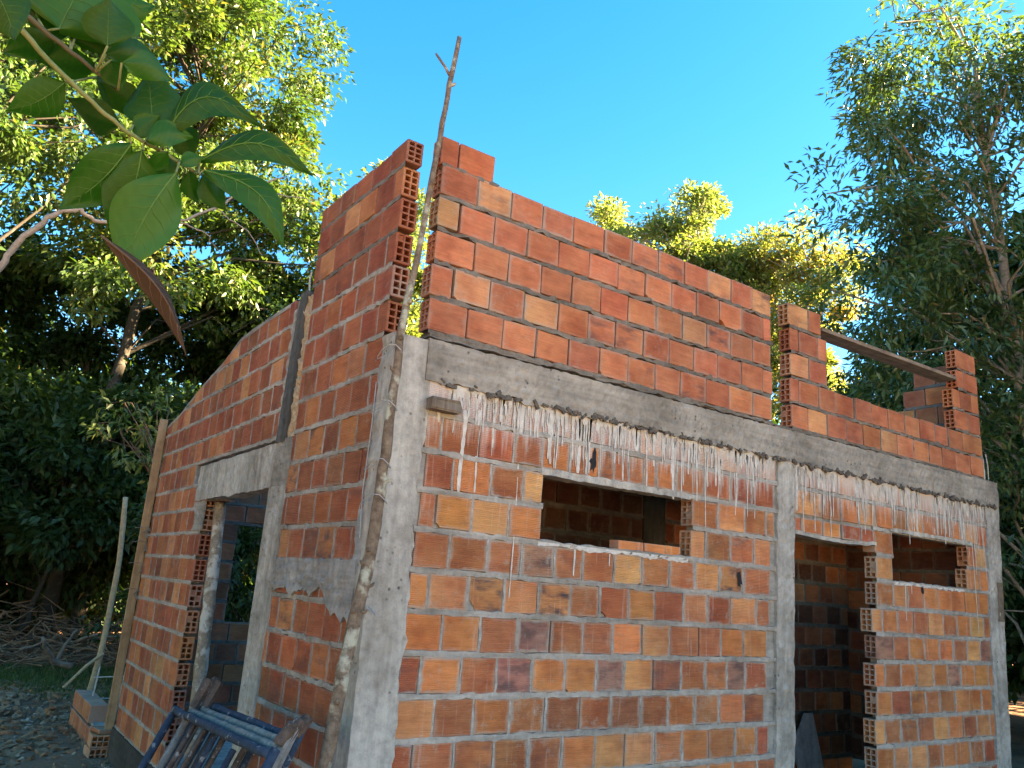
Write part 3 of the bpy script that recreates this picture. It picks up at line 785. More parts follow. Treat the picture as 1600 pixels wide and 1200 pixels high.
# corner column: front face and rough left face
def corner(t):
    z = .12+(2.815-.12)*t; a = rng.normal(0, .004); b = rng.normal(0, .004)
    return [(-.008+a*.6, -.008, z), (.176+rng.normal(0, .0035), -.008, z), (.176, .10, z), (-.008+a, .112+b, z)]
rough_prism('column', corner, 60, CONCRETE, 'corner column with a rough stained face')
for (d0, d1, aa) in ((-.0045, .05, .007),):
    L = vside(.4, 2.64, .165, .03, .001); Rr = vside(.4, 2.64, lambda z: .192+.004*math.sin(z*5), .03, .006)
    slab('column_edge', 'x', 0, Rr, L, d0, d1, CONCRETE, sub=2)
L = vside(.4, 2.80, .10, .03, .001); Rr = vside(.4, 2.80, lambda z: .128+.03*max(0, math.sin(z*7+1))*(z < 2.7), .03, .010)
slab('mortar_fill', 'y', 0, Rr, L, -.004, .05, PLASTER, 'grey mortar packed between the corner column and side bricks', sub=2)
# middle and right columns
L = vside(.4, 2.66, lambda z: sh(2.672, z), .03, .004); Rr = vside(.4, 2.66, lambda z: sh(2.842, z), .03, .0035)
slab('column', 'x', 0, L, Rr, -.008, .10, CONCRETE, sub=6)
L = vside(.4, 2.67, lambda z: sh(5.28, z), .03, .006); Rr = vside(.4, 2.67, lambda z: sh(5.49, z), .04, .004)
slab('column', 'x', 0, L, Rr, -.008, .12, CONCRETE, sub=6)
slab('patch', 'x', 0, vside(1.75, 2.05, lambda z: sh(5.40, z), .03, .004), vside(1.75, 2.05, lambda z: sh(5.485, z), .03, .003), -.013, -.006, make_plain('brown_patch', (.12, .085, .06), (.2, .15, .11), 12), sub=2)
# ring beam over the front
lo = ragged(.165, 5.525, lambda x: 2.628+.003*x, .022, .0055); hi = [(u, 2.822+.0055*u+rng.normal(0, .002)) for u, _ in lo]
slab('ring_beam', 'x', 0, lo, hi, -.016, .12, BEAMCON, 'grey concrete beam across the whole front', sub=7, rough=.002)
lo = ragged(.17, 5.5, lambda x: 2.838+.0035*x, .03, .004); hi = [(u, 2.856+.0005*u) for u, _ in lo]
slab('mortar_bed', 'x', 0, lo, hi, -.004, .10, MORTAR_DARK, sub=2)
# dark crumbly lip where the shuttering leaked
g = G()
for k in range(260):
    x = rng.uniform(.25, 5.45); z = 2.628+.003*x+rng.normal(0, .006); s = rng.uniform(.004, .013)
    vv, ff = plain_box((s*rng.uniform(.8, 2.5), s*.6, s*.7)); a = rng.normal(0, .5); ca, sa = math.cos(a), math.sin(a)
    g.add([np.array((p[0]*ca-p[2]*sa+x, p[1]-.018, p[0]*sa+p[2]*ca+z)) for p in vv], ff)
o = g.obj('crumbs', make_plain('dark_crumbs', (.05, .042, .036), (.15, .125, .105), 60), house); o['kind'] = 'stuff'
# lintel bands
slab('lintel', 'x', 0, ragged(.86, 1.96, 2.289, .03, .002), [(u, 2.322+rng.normal(0, .003)) for u, _ in ragged(.86, 1.96, 0, .03, 0)], -.006, .09, CONCRETE, 'thin lintel band over the left front window', sub=2)
lo = [(2.852+(3.74-2.852)*i/20, 2.186+.016*(2*(i/20)-1)**2-.012+.002*rng.normal()) for i in range(21)]
slab('lintel', 'x', 0, lo, [(u, z+.024) for u, z in lo], -.012, .09, CONCRETE, 'thin sagging pale lintel over the front doorway', sub=2)
slab('lintel', 'x', 0, ragged(3.93, 5.06, 2.307, .03, .002), [(u, 2.335+rng.normal(0, .003)) for u, _ in ragged(3.93, 5.06, 0, .03, 0)], -.006, .09, CONCRETE, 'thin lintel band over the small right window', sub=2)
# sills
for a, b, z in ((W1a-.02, 1.90, WZ0-.006), (3.95, 4.90, WZ0-.004)):
    slab('sill', 'x', 0, ragged(a, b, z-.012, .02, .004), [(u, z+.006) for u, _ in ragged(a, b, 0, .02, 0)], -.004, .088, DRIP, sub=2)
# left side: column beside the doorway, lintel, fresh column stub, rough reveals
L = vside(.3, 2.20, lambda z: 1.165+.012*math.sin(z*3), .03, .005); Rr = vside(.3, 2.20, 1.43, .05, .003)
slab('column', 'y', 0, L, Rr, -.008, .12, CONCRETE, 'column between the side doorway and the corner pier', sub=6)
slab('column', 'y', 0, [(1.16+rng.normal(0, .006), 2.2+.03*i) for i in range(10)], [(1.43, 2.2+.03*i) for i in range(10)], -.006, .11, BEAMCON, sub=6)
slab('lintel', 'y', 0, ragged(1.42, 3.05, 2.197, .04, .003), ragged(1.42, 3.05, 2.452, .04, .002), -.012, .10, CONCRETE, 'deep concrete lintel over the left side doorway', sub=7)
lo = [(1.275-.035*t+rng.normal(0, .003), 2.455+.90*t) for t in np.linspace(0, 1, 28)]; hi = [(1.425-.085*t+rng.normal(0, .002), z) for t, (u, z) in zip(np.linspace(0, 1, 28), lo)]
slab('column_stub', 'y', 0, lo, hi, -.012, .10, FRESH, 'dark freshly poured column stub above the lintel', sub=4)
slab('crumbled_joint', 'y', 0, [(1.16+rng.normal(0, .004), 2.47+.03*i) for i in range(29)], [(1.262+.018*math.sin(i*1.3)+rng.normal(0, .008), 2.47+.03*i) for i in range(29)], -.002+.004, .09, RAWMORTAR, 'ochre crumbling mortar along the fresh column stub', sub=4, rough=.008)
slab('crumbled_joint', 'y', 0, [(1.40, 2.47+.03*i) for i in range(28)], [(1.45+.012*math.sin(i*1.7)+rng.normal(0, .006), 2.47+.03*i) for i in range(28)], -.003, .08, MORTAR, sub=2, rough=.006)
# render patch on the pier
bot = []; N = 44
for i in range(N+1):
    y = 1.155-(1.155-.12)*i/N
    zb = float(np.interp(y, [.12, .22, .36, .45, .52, .6, .72, .85, 1.0, 1.155], [1.535, 1.555, 1.575, 1.66, 1.675, 1.645, 1.66, 1.625, 1.665, 1.645]))+rng.normal(0, .008)
    bot.append((y, zb))
top = [(u, 1.808+rng.normal(0, .003)) for u, _ in bot]
slab('render_patch', 'y', 0, bot, top, -.011, .01, PLASTER, 'ragged patch of grey render on the pier', sub=8, rough=.0035)
# jamb mortar lumps beside the doorway
slab('mortar_fill', 'y', 0, [(2.82+rng.normal(0, .006), 1.98+.03*i) for i in range(8)], [(3.06-.05*math.sin(i*.6)+rng.normal(0, .01), 1.98+.03*i) for i in range(8)], -.005, .012, MORTAR, sub=4)
# footing
g = G(); g.box((-.015, 1.43, -.2), (.11, 4.56, .398)); g.box((-.02, -.02, -.2), (5.42, .14, .398)); g.box((-.014, .14, -.2), (.11, 1.43, .397))
g.box((5.25, .14, -.2), (5.37, 4.5, .396)); g.obj('footing', PLINTH, house)
g = G(); g.box((.11, .14, -.1), (5.25, 4.44, .385)); g.obj('floor_slab', CONCRETE, house)
g = G(); g.box((.10, .125, 2.672), (5.25, 1.42, 2.80)); g.obj('roof_slab', CONCRETE, house)['label'] = 'concrete slab over the shallow front rooms'
g = G(); g.box((2.72, 1.195, .385), (2.94, 1.30, 2.51)); g.obj('column', FRESH, house)['label'] = 'inner partition column seen through the left window'
# loose ends of column steel poking from the concrete
g = G()
for (dx, dy, h) in ((0, 0, .34), (.05, .02, .22), (.09, .01, .28), (.03, .07, .25)):
    g.tube([(5.43+dx, .04+dy, 2.82), (5.44+dx, .04+dy, 2.82+h*.6), (5.42+dx*1.2, .05+dy, 2.82+h)], .0045, 5)
g.obj('starter_bar', PALEBAR, house)
g = G(); g.tube([(.05, 1.37, 3.30), (.05, 1.38, 3.40), (.05, 1.40, 3.48), (.05, 1.385, 3.53)], .006, 5); g.obj('starter_bar', PALEBAR, house)
# white slurry runs below the beam
dv = G()
def drip(x, z0, z1, w, y=-.0042):
    n = max(3, int((z0-z1)/.02)); ph = rng.random()*6; v = []
    for i in range(n+1):
        t = i/n; z = z0+(z1-z0)*t
        ww = w*(1.3-.6*t**.5)*(1+rng.normal(0, .2))
        if i == n: ww = w*.5
        elif i == n-1: ww = w*.85
        xx = x+.004*math.sin(ph+t*5)*min(1, (z0-z1)*3)
        v += [(xx-ww, y+.0022, z), (xx-ww*.55, y+.0008, z), (xx+ww*.55, y+.0008, z), (xx+ww, y+.0022, z)]
    dv.add(v, [(i*4+k, (i+1)*4+k, (i+1)*4+k+1, i*4+k+1) for i in range(n) for k in range(3)])
for (a_, b_) in ((.22, .66), (.72, 1.42), (1.70, 2.67), (2.85, 3.30), (3.55, 5.29)):
    hi, lo = [], []; u = a_
    while u < b_:
        w_ = rng.uniform(.006, .03); dp = .008+min(.10, rng.exponential(.028))*(.45+.55*abs(math.sin(u*7+1)))
        z = 2.634+.003*u
        for f_, q_ in ((0.0, .35), (.12, .8), (.35, 1.0), (.6, 1.03), (.85, .85)):
            hi.append((u+w_*f_, z)); lo.append((u+w_*f_, z-dp*q_-.004))
        u += w_
    slab('cement_crust', 'x', 0, lo, hi, -.0042, .004, DRIP, sub=2, rough=.0004)
def zones(x):      # (density, typical length)
    pts = [(.2, .75, .05), (.3, .9, .09), (.5, .5, .10), (.62, .9, .10), (.78, .75, .12), (.9, 1, .16), (1.4, 1, .17), (1.45, .35, .08), (1.6, .55, .09), (1.75, 1, .13), (2.4, 1, .14), (2.66, .9, .11), (2.86, 1, .11), (3.25, 1, .13), (3.38, .25, .08), (3.5, .7, .14), (3.65, 1, .16), (4.6, 1, .17), (5.0, .9, .2), (5.27, .9, .24)]
    a = np.array(pts); return np.interp(x, a[:, 0], a[:, 1]), np.interp(x, a[:, 0], a[:, 2])
for k in range(760):
    x = rng.uniform(.2, 5.29); dn, ln = zones(x)
    if 2.675 < x < 2.845 or rng.random() > dn: continue
    L = ln*rng.exponential(.62)+.025
    if rng.random() < .09: L = ln*rng.uniform(1.5, 2.6)
    if L > .30 and (W1a < x < 1.92 or 2.85 < x < 3.72 or 3.95 < x < 4.95): L = .30
    wd = float(np.clip(.0048*math.exp(rng.normal(0, .55)), .002, .018))
    if wd > .010: L = min(L, .13)
    drip(x, 2.626+.003*x, 2.626+.003*x-L, wd)
for px, py0, py1, w in ((722, 640, 770, .011), (806, 620, 935, .0045), (745, 640, 770, .007), (772, 630, 700, .005), (840, 640, 700, .008), (905, 640, 740, .012), (958, 660, 760, .005), (1010, 680, 770, .007), (1052, 690, 780, .011), (1065, 700, 780, .005), (1122, 690, 780, .006), (1148, 700, 805, .004), (1168, 700, 808, .004), (1255, 770, 835, .005), (1272, 740, 830, .004), (1298, 760, 840, .004), (1350, 760, 835, .005), (1383, 760, 830, .006), (1420, 770, 850, .005), (1476, 790, 850, .007), (1522, 800, 990, .004), (1505, 790, 850, .006), (897, 852, 900, .006), (952, 865, 885, .004), (1415, 912, 970, .004), (1424, 912, 928, .004)):
    a = ony(px, py0, 0); b = ony(px, py1, 0); drip((a[0]+b[0])/2, min(a[2], 2.64), b[2], w)
o = dv.obj('cement_run', DRIP, house); o['kind'] = 'stuff'; o['label'] = 'white cement drips running down the bricks below the beam'
# soot marks: thin smears of bitumen
bm_ = make_plain('black_smear', (.012, .013, .015), (.03, .03, .033), 40)
g = G()
for px, py, ww, hh in ((926, 722, .045, .10), (1155, 906, .04, .085), (1441, 922, .03, .07)):
    c = ony(px, py, 0); n = 14; v = [(c[0], -.0045, c[2])]
    for k in range(n):
        th = 2*math.pi*k/n; r = 1+rng.normal(0, .34); v.append((c[0]+ww/2*math.cos(th)*r, -.0035, c[2]+hh/2*math.sin(th)*r))
    g.add(v, [(0, 1+k, 1+(k+1) % n) for k in range(n)])
g.obj('black_stain', bm_, house)
# small holes knocked through the mortar
g = G()
hm = make_plain('hole_shadow', (.01, .009, .008), (.02, .018, .016), 30)

# ------------------------------------------------------------------ wood, poles, boards about the house
def wobble_line(P, n, amp):
    P = [np.array(p, float) for p in P]; d = np.linspace(0, len(P)-1, n); r = []
    for t in d:
        i = min(int(t), len(P)-2); f = t-i; r.append(P[i]*(1-f)+P[i+1]*f+rng.normal(0, amp, 3))
    return r
# tall mossy pole at the corner
base = np.array([-.31, -.15, .10])
pl = [base, (-.155, -.12, 1.037), (-.096, -.10, 1.494), (-.046, -.09, 1.845), (-.022, -.08, 2.274), (-.003, -.06, 2.828), (.047, -.05, 3.216), (.108, -.03, 3.882), (.162, -.02, 4.429)]
pole = thing('wooden_pole', tuple(base), 'long crooked lichen-spotted pole leaning up the corner, rising above the walls', 'pole')
pts = wobble_line(pl, 60, .0014); rad = np.interp(np.linspace(0, 1, 60), [0, .4, .6, .75, 1], [.030, .026, .0185, .015, .012])
g = G(); g.tube(pts, rad, 9, True, .05); so_ = g.obj('stem', BARKPOLE, pole, True)
g = G()
for _ in range(16):
    i = rng.integers(4, 56); d = rng.normal(0, 1, 3); d[1] = -abs(d[1]); d[2] = abs(d[2])*.4; d /= np.linalg.norm(d)
    g.tube([pts[i]+d*rad[i]*.6, pts[i]+d*(rad[i]+.012), pts[i]+d*(rad[i]+.02)+np.array([0, 0, .008])], [.012, .008, .004], 6)
g.obj('knot', BARKPOLE, pole)['kind'] = 'stuff'
g = G(); a = np.array([.126, -.022, 4.19]); g.tube([a, a+(-.03, 0, .035), (.052, -.02, 4.263), (.040, -.02, 4.275)], [.008, .007, .006, .005], 6); g.obj('side_branch', BARKPOLE, pole)
# wire tied round the corner column and pole
wt = G()
for z in (2.70, 2.45, 2.2, 2.05, 1.6):
    c = np.array([-.03, -.03, z]); v = []
    for k in range(15):
        th = k/14*2*math.pi*1.2; v.append(c+np.array([.075*math.cos(th)*.6, .09*math.sin(th), .02*math.sin(2*th)+.012*k/14]))
    wt.tube(v, .0022, 4)
wt.tube([(-.015, .115, 2.6), (-.02, .10, 2.4), (-.018, .12, 2.1), (-.02, .09, 1.9)], .003, 4)
tag(wt.obj('tie_wire', WIRE, origin=(-.03, -.03, 2.2)), 'thin grey wire loops twisted round the corner pole and column', 'wire')
# prop in the side doorway
pr_ = thing('prop_pole', (.10, 2.46, .39), 'pale barked prop pole standing in the left doorway under the lintel', 'pole')
pts = wobble_line([(.10, 2.46, .39), (.10, 2.62, 1.01), (.10, 2.69, 1.55), (.10, 2.785, 2.19)], 22, .002)
g = G(); g.tube(pts, np.linspace(.046, .038, 30), 9, True, .06); g.obj('stem', BARKPROP, pr_, True)
g = G(); g.box((.02, 2.62, 2.186), (.14, 2.93, 2.198)); g.obj('head_plate', OLDWOOD, pr_)
# formwork board at the far left corner
bd = thing('timber_board', (-.05, 4.56, .40), 'upright light brown formwork board on the far left corner', 'board')
g = G(); g.box((-.072, 4.537, .38), (-.003, 4.562, 3.0), 0, .003); g.obj('plank', BOARD, bd)
g = G(); g.box((-.06, 4.564, .5), (-.015, 4.60, 2.95), 0, .003); g.obj('batten', BOARD, bd)
g = G()
for z in (2.02, 1.9, 1.72, 1.5):
    g.tube([(-.12, 4.53, z), (-.06, 4.525, z+.01), (.0, 4.50, z+.005), (-.003, 4.46, z-.01)], .003, 4)
    for _ in range(3): g.tube([(-.01, 4.51, z), (-.02+rng.normal(0, .02), 4.49, z-.04), (-.015+rng.normal(0, .02), 4.47, z-.08)], .005, 4)
g.obj('rope_tie', PLANKM, bd)['kind'] = 'stuff'
# plank across the upper right gap
pk = thing('wooden_plank', (4.1, .05, 3.62), 'long grey plank spanning the upper right gap between the two stub piers', 'plank')
g = G(); v, f = bevel_box((.90, .07, .014), .002); g.add([np.array(p)+(4.10, .065, 3.628+.012*p[0]) for p in v], f); g.obj('plank', PLANKM, pk)
# putlog block left in the wall
c = ony(690, 632, -.02)
bk = thing('wood_block', (.262, -.03, 2.51), 'short broken wood block jutting from the front wall near the corner column', 'wood block')
g = G(); g.box((.185, -.065, 2.492), (.335, .05, 2.542), .004, .004); g.obj('block', OLDWOOD, bk)
g = G(); g.box((.335, -.03, 2.515), (.362, .03, 2.535), .005, .002); g.obj('splinter', BOARD, bk)
# grey panel leaning inside the doorway
tag(mesh_obj('grey_panel', *(lambda v, n: (v, [tuple(range(n)), tuple(range(2*n-1, n-1, -1))]+[(i, i+n, (i+1) % n+n, (i+1) % n) for i in range(n)]))(
    [(p[0]-4.4, -.0, p[1]-.4) for p in ((4.27, .40), (4.27, .57), (4.18, .71), (4.27, .78), (4.35, .86), (4.42, .95), (4.52, .95), (4.57, .60), (4.60, .40))] +
    [(p[0]-4.4, .018, p[1]-.4) for p in ((4.27, .40), (4.27, .57), (4.18, .71), (4.27, .78), (4.35, .86), (4.42, .95), (4.52, .95), (4.57, .60), (4.60, .40))], 9), SHEET, None, (4.4, 1.0, .39)),
    'torn grey board offcut standing inside the front doorway', 'panel')
bpy.data.objects['grey_panel'].rotation_euler = (-.12, 0, 0)

# hollow bricks as loose things / low wall
def loose_bricks(parent, recs):
    for (cen, size, rot, col, holes) in recs:
        class Wd: axis = 'x'
        r = dict(w=Wd, u0=-size[0]/2, u1=size[0]/2, z0=-size[2]/2, z1=size[2]/2, depth=size[1], holes=holes, notch=None, ztl=None, ztr=None)
        v, f, half = brick_geo(r); off = rng.random(3)*50
        c = np.array(PAL[col])*np.exp(rng.normal(0, .1))
        me = bpy.data.meshes.new('brick'); me.from_pydata([tuple(p) for p in v], [], f); me.materials.append(BRICK)
        for nm, ty, fld, arr in (('bco', 'FLOAT_VECTOR', 'vector', v+off), ('buv', 'FLOAT_VECTOR', 'vector', v/half), ('tint', 'FLOAT_COLOR', 'color', np.tile(np.append(c, 1), (len(v), 1))), ('bex', 'FLOAT_VECTOR', 'vector', np.tile([.3, .6, .1], (len(v), 1)))):
            at_ = me.attributes.new(nm, ty, 'POINT'); at_.data.foreach_set(fld, np.asarray(arr, np.float32).ravel())
        o = bpy.data.objects.new('brick', me); COL.objects.link(o)
        if parent is not None:
            o.parent = parent; o.location = np.array(cen)-abs_loc(parent)
        else: o.location = cen
        o.rotation_euler = rot
        yield o
lw = thing('low_brick_wall', (.02, 5.7, .12), 'low unfinished wall of two brick courses beyond the far left corner', 'wall')
rec = []
for k in range(6):
    rec.append(((.0, 5.25+.2*k, .205), (.19, .15, .15), (0, 0, math.pi/2), jitcol('BRO'), ''))
    if k > 0: rec.append(((.0, 5.22+.2*k, .375), (.19, .15, .15), (0, 0, math.pi/2), jitcol('BRO'), ''))
for o in loose_bricks(lw, rec): pass
g = G(); g.box((-.05, 5.16, .28), (.06, 6.32, .30), .006); g.obj('mortar', MORTAR, lw)
FLAT = (math.pi/2, 0, math.pi/2+.06)
for nm, cen, rot, lab in (('hollow_brick', (-.055, 4.72, GZ+.052), FLAT, 'lower of two hollow bricks lying flat by the far corner, cells facing out'),
                          ('hollow_brick', (-.045, 4.715, GZ+.153), (math.pi/2, 0, math.pi/2-.04), 'upper of two hollow bricks lying flat by the far corner')):
    lb = list(loose_bricks(None, [(cen, (.20, .098, .19), rot, 'O', 'ab')]))[0]; lb.name = nm; tag(lb, lab, 'brick', 'loose hollow bricks by the far corner')
lb = list(loose_bricks(None, [((-.04, 4.74, GZ+.222), (.19, .15, .03), (.06, -.05, math.pi/2+.25), 'B', '')]))[0]
lb.name = 'broken_brick'; tag(lb, 'thin broken brick slab lying on top of the two hollow bricks', 'brick')
# thin pole, brace and rebar cage by the low wall
tp = thing('thin_pole', (.0, 6.35, .2), 'thin peeled upright pole standing by the low wall at far left', 'pole')
g = G(); g.tube(wobble_line([(.03, 6.35, .12), (.09, 6.36, .68), (.11, 6.37, .95), (.12, 6.38, 1.75), (.06, 6.38, 2.40)], 20, .0015), np.linspace(.034, .026, 26), 8, True, .05); g.obj('stem', STICK, tp, True)
g = G(); g.tube([(.12, 6.33, .80), (-.02, 6.30, .68), (-.20, 6.25, .48)], [.018, .016, .013], 6); g.obj('brace', STICK, tp)
rc = thing('rebar_cage', (.2, 6.0, .3), 'small pale rebar cage sticking up behind the low wall', 'rebar')
g = G()
for x, y in ((.04, 5.9), (.28, 5.9)): g.tube([(x-.03, y, .2), (x, y, .72)], .008, 5)
g.obj('bar', PALEBAR, rc); g = G()
for z in (.42, .62): g.tube([(.0, 5.9, z), (.27, 5.9, z+.01)], .006, 5)
g.obj('stirrup', PALEBAR, rc)

# blue scaffold frames leaning on the side wall
FR = [(-.42, 1.07, 'BLUE', False, -.23), (-.375, .95, 'CEM', True, -.18), (-.33, .92, 'CEM', True, -.13), (-.285, 1.10, 'BLUE', True, -.10)]
FL_LAB = ['outermost blue scaffold frame of the leaning stack, square top without posts', 'second scaffold frame from outside, cement-caked grey top bar and rusty post ends',
          'third scaffold frame from outside, caked bar between two caked frames', 'innermost scaffold frame with clean blue top bar next to the wall']
P0 = np.array([-.50, .72, 1.125]); 
for k, (x, yl, mt, posts, yR) in enumerate(FR):
    z = 1.065+.008*k
    t = thing('scaffold_frame', (x-.45, (yl+yR)/2, GZ), FL_LAB[k], 'scaffold frame', 'scaffold frames stacked against the side wall')
    barm = BLUE if mt == 'BLUE' else CEMPIPE
    def leg(y, zt): return [(x-.40+.0, y+.02, GZ), (x-.2, y+.01, GZ+(z-GZ)*.5), (x+.40*(zt-z)/(z-GZ), y, zt)]
    g = G(); g.tube(wobble_line([(x, yl, z), (x, (yl+yR)/2, z+.027), (x, yR, z+.055)], 14, .0012), .0185, 8, True, .04); g.obj('top_bar', barm, t, True)
    for y in (yl, yR):
        zo = .0 if y == yl else .055
        g = G(); zt = z+zo+.015 if not posts else (1.19 if y == yl else 1.195)+rng.uniform(0, .02)
        g.tube(leg(y, zt), [.019, .019, .0185], 8); g.obj('leg', BLUE if k in (0, 3) else CEMPIPE, t, True)
        if posts:
            g = G(); q = leg(y, zt); e = np.array(q[-1]); b_ = np.array([x, y, z+zo]); d_ = e-b_
            g.tube([b_+d_*.15, e, e+d_*.12], [.0235, .0235, .018], 7, True, .08); g.obj('post_end', RUSTPIPE, t)
    for fz in (.62, .25):
        g = G(); zz = GZ+(z-GZ)*fz; xx = x-.40*(1-fz); g.tube([(xx, yl, zz), (xx, yR, zz)], .017, 7); g.obj('rail', barm, t, True)
    for fy in (.28, .40, .72):
        g = G(); y = yl+(yR-yl)*fy; g.tube([(x-.15, y+.03, GZ+(z-GZ)*.62), (x-.0, y, z)], .013, 6); g.obj('infill_bar', BLUE if (k+int(fy*10)) % 2 else RUSTPIPE, t, True)

# ------------------------------------------------------------------ debris, grass, brush
def scatter_shards(name, n, area, smin, smax, mat, label=None):
    g = G()
    for _ in range(n):
        x = rng.uniform(area[0], area[1]); y = rng.uniform(area[2], area[3]); s = smin+(smax-smin)*rng.random()**3
        v, f = plain_box((s, s*rng.uniform(.4, .9), s*rng.uniform(.15, .4)))
        a = rng.random()*6.3; t = rng.normal(0, .3); ca, sa = math.cos(a), math.sin(a)
        g.add([np.array((p[0]*ca-p[1]*sa+x, p[0]*sa+p[1]*ca+y, p[2]+p[0]*t+GZ+.02+s*.1))+rng.normal(0, s*.12, 3) for p in v], f)
    o = g.obj(name, mat); o['kind'] = 'stuff'; return o
scatter_shards('brick_rubble', 620, (-2.2, 1.0, 3.6, 9.0), .008, .05, make_plain('clay_shards', (.24, .09, .05), (.46, .18, .09), 14))
scatter_shards('stone_rubble', 1500, (-2.6, 1.2, 3.6, 9.0), .005, .03, make_plain('pale_rubble', (.28, .185, .13), (.46, .35, .26), 14))
scatter_shards('dry_litter', 3600, (-2.6, 1.4, 3.6, 9.5), .012, .055, make_plain('leaf_litter', (.15, .085, .05), (.34, .20, .12), 14))
n = 26000
px_ = rng.uniform(-4.5, 3.5, n); py_ = rng.uniform(7.6, 11.2, n)
kp = rng.random(n) < np.clip((py_-7.6+.5*np.sin(px_*2.3)), 0, 1)
px_, py_ = px_[kp], py_[kp]; n = len(px_)
h = rng.uniform(.03, .13, n); a = rng.random(n)*6.28; ln = rng.normal(0, .05, (n, 2)); w_ = rng.uniform(.004, .009, n)
b0 = np.stack([px_-w_*np.cos(a), py_-w_*np.sin(a), np.full(n, GZ-.02)], -1); b1 = np.stack([px_+w_*np.cos(a), py_+w_*np.sin(a), np.full(n, GZ-.02)], -1)
tp_ = np.stack([px_+ln[:, 0], py_+ln[:, 1], GZ+h], -1)
o = fast_mesh('grass', np.stack([b0, b1, tp_], 1).reshape(-1, 3), np.arange(3*n).reshape(-1, 3), make_leaf('grass_blade', [(0, (.03, .07, .015)), (.6, (.06, .12, .025)), (1, (.13, .14, .05))], (1.4, 1.5, .5), .3), attrs={'lv': np.repeat(rng.random(n), 3)})
o['kind'] = 'stuff'
g = G()
for _ in range(1900):
    x = rng.uniform(-6, 4.5); y = rng.uniform(10.6, 13.5); zz = GZ+abs(rng.normal(0, .35))*(1 if y > 11.2 else .5)
    d = rng.normal(0, 1, 3); d[2] *= .35; d /= np.linalg.norm(d); L = rng.uniform(.2, 1.1); p = np.array([x, y, zz])
    g.tube([p-d*L/2, p+rng.normal(0, .04, 3), p+d*L/2], [.012, .009, .004], 4, False)
o = g.obj('brush_pile', make_plain('dead_brush', (.12, .066, .042), (.32, .185, .11), 6)); o['kind'] = 'stuff'
FALLEN = make_plain('grey_fallen_wood', (.12, .095, .075), (.24, .19, .15), 20)
def fallen(pts, r, label):
    pts = [np.array(p) for p in pts]
    g = G(); L = wobble_line(pts, 9, .008); g.tube(L, np.linspace(r, r*.45, 9), 7, True, .08)
    tag(g.obj('fallen_branch', FALLEN, None, True, pts[0]), label, 'branch', 'fallen branches in the brush pile')
D = 13.2
fallen([at(112, 1042, D), at(85, 1035, D), at(72, 1015, D-.2), at(66, 995, D-.3)], .045, 'hooked grey fallen branch in the brush pile left of the thin pole')
fallen([at(86, 1038, D), at(100, 1010, D), at(120, 985, D)], .03, 'straight thin grey fallen branch rising from the hooked one')
fallen([at(120, 1002, D+.2), at(150, 992, D), at(190, 996, D)], .028, 'pale fallen branch lying level behind the thin pole')
fallen([at(30, 1016, D), at(60, 1006, D), at(68, 1000, D)], .02, 'short pale fallen branch at the left end of the brush pile')

# ------------------------------------------------------------------ trees
def leaf_mesh(name, P, D, size, aspect, mat, parent, lv, droop=.0):
    n = len(P); D = D/np.linalg.norm(D, axis=1, keepdims=True)
    up = np.array([0, 0, 1.0])+rng.normal(0, .55, (n, 3)); Sd = np.cross(D, up); Sd /= np.linalg.norm(Sd, axis=1, keepdims=True)+1e-9
    N = np.cross(Sd, D)
    L = (size*rng.uniform(.65, 1.3, n))[:, None]; Wd = L*aspect
    a = P; b = P+D*L*.45-Sd*Wd*.5+N*L*.06; c = P+D*L-N*L*.08; d = P+D*L*.45+Sd*Wd*.5+N*L*.06
    V = np.stack([a, b, c, d], 1).reshape(-1, 3)
    I = np.arange(n)*4
    F = np.concatenate([np.stack([I, I+1, I+2], -1), np.stack([I, I+2, I+3], -1)])
    if parent is not None: V = V-abs_loc(parent)
    return fast_mesh(name, V, F, mat, parent, {'lv': np.repeat(lv, 4)})
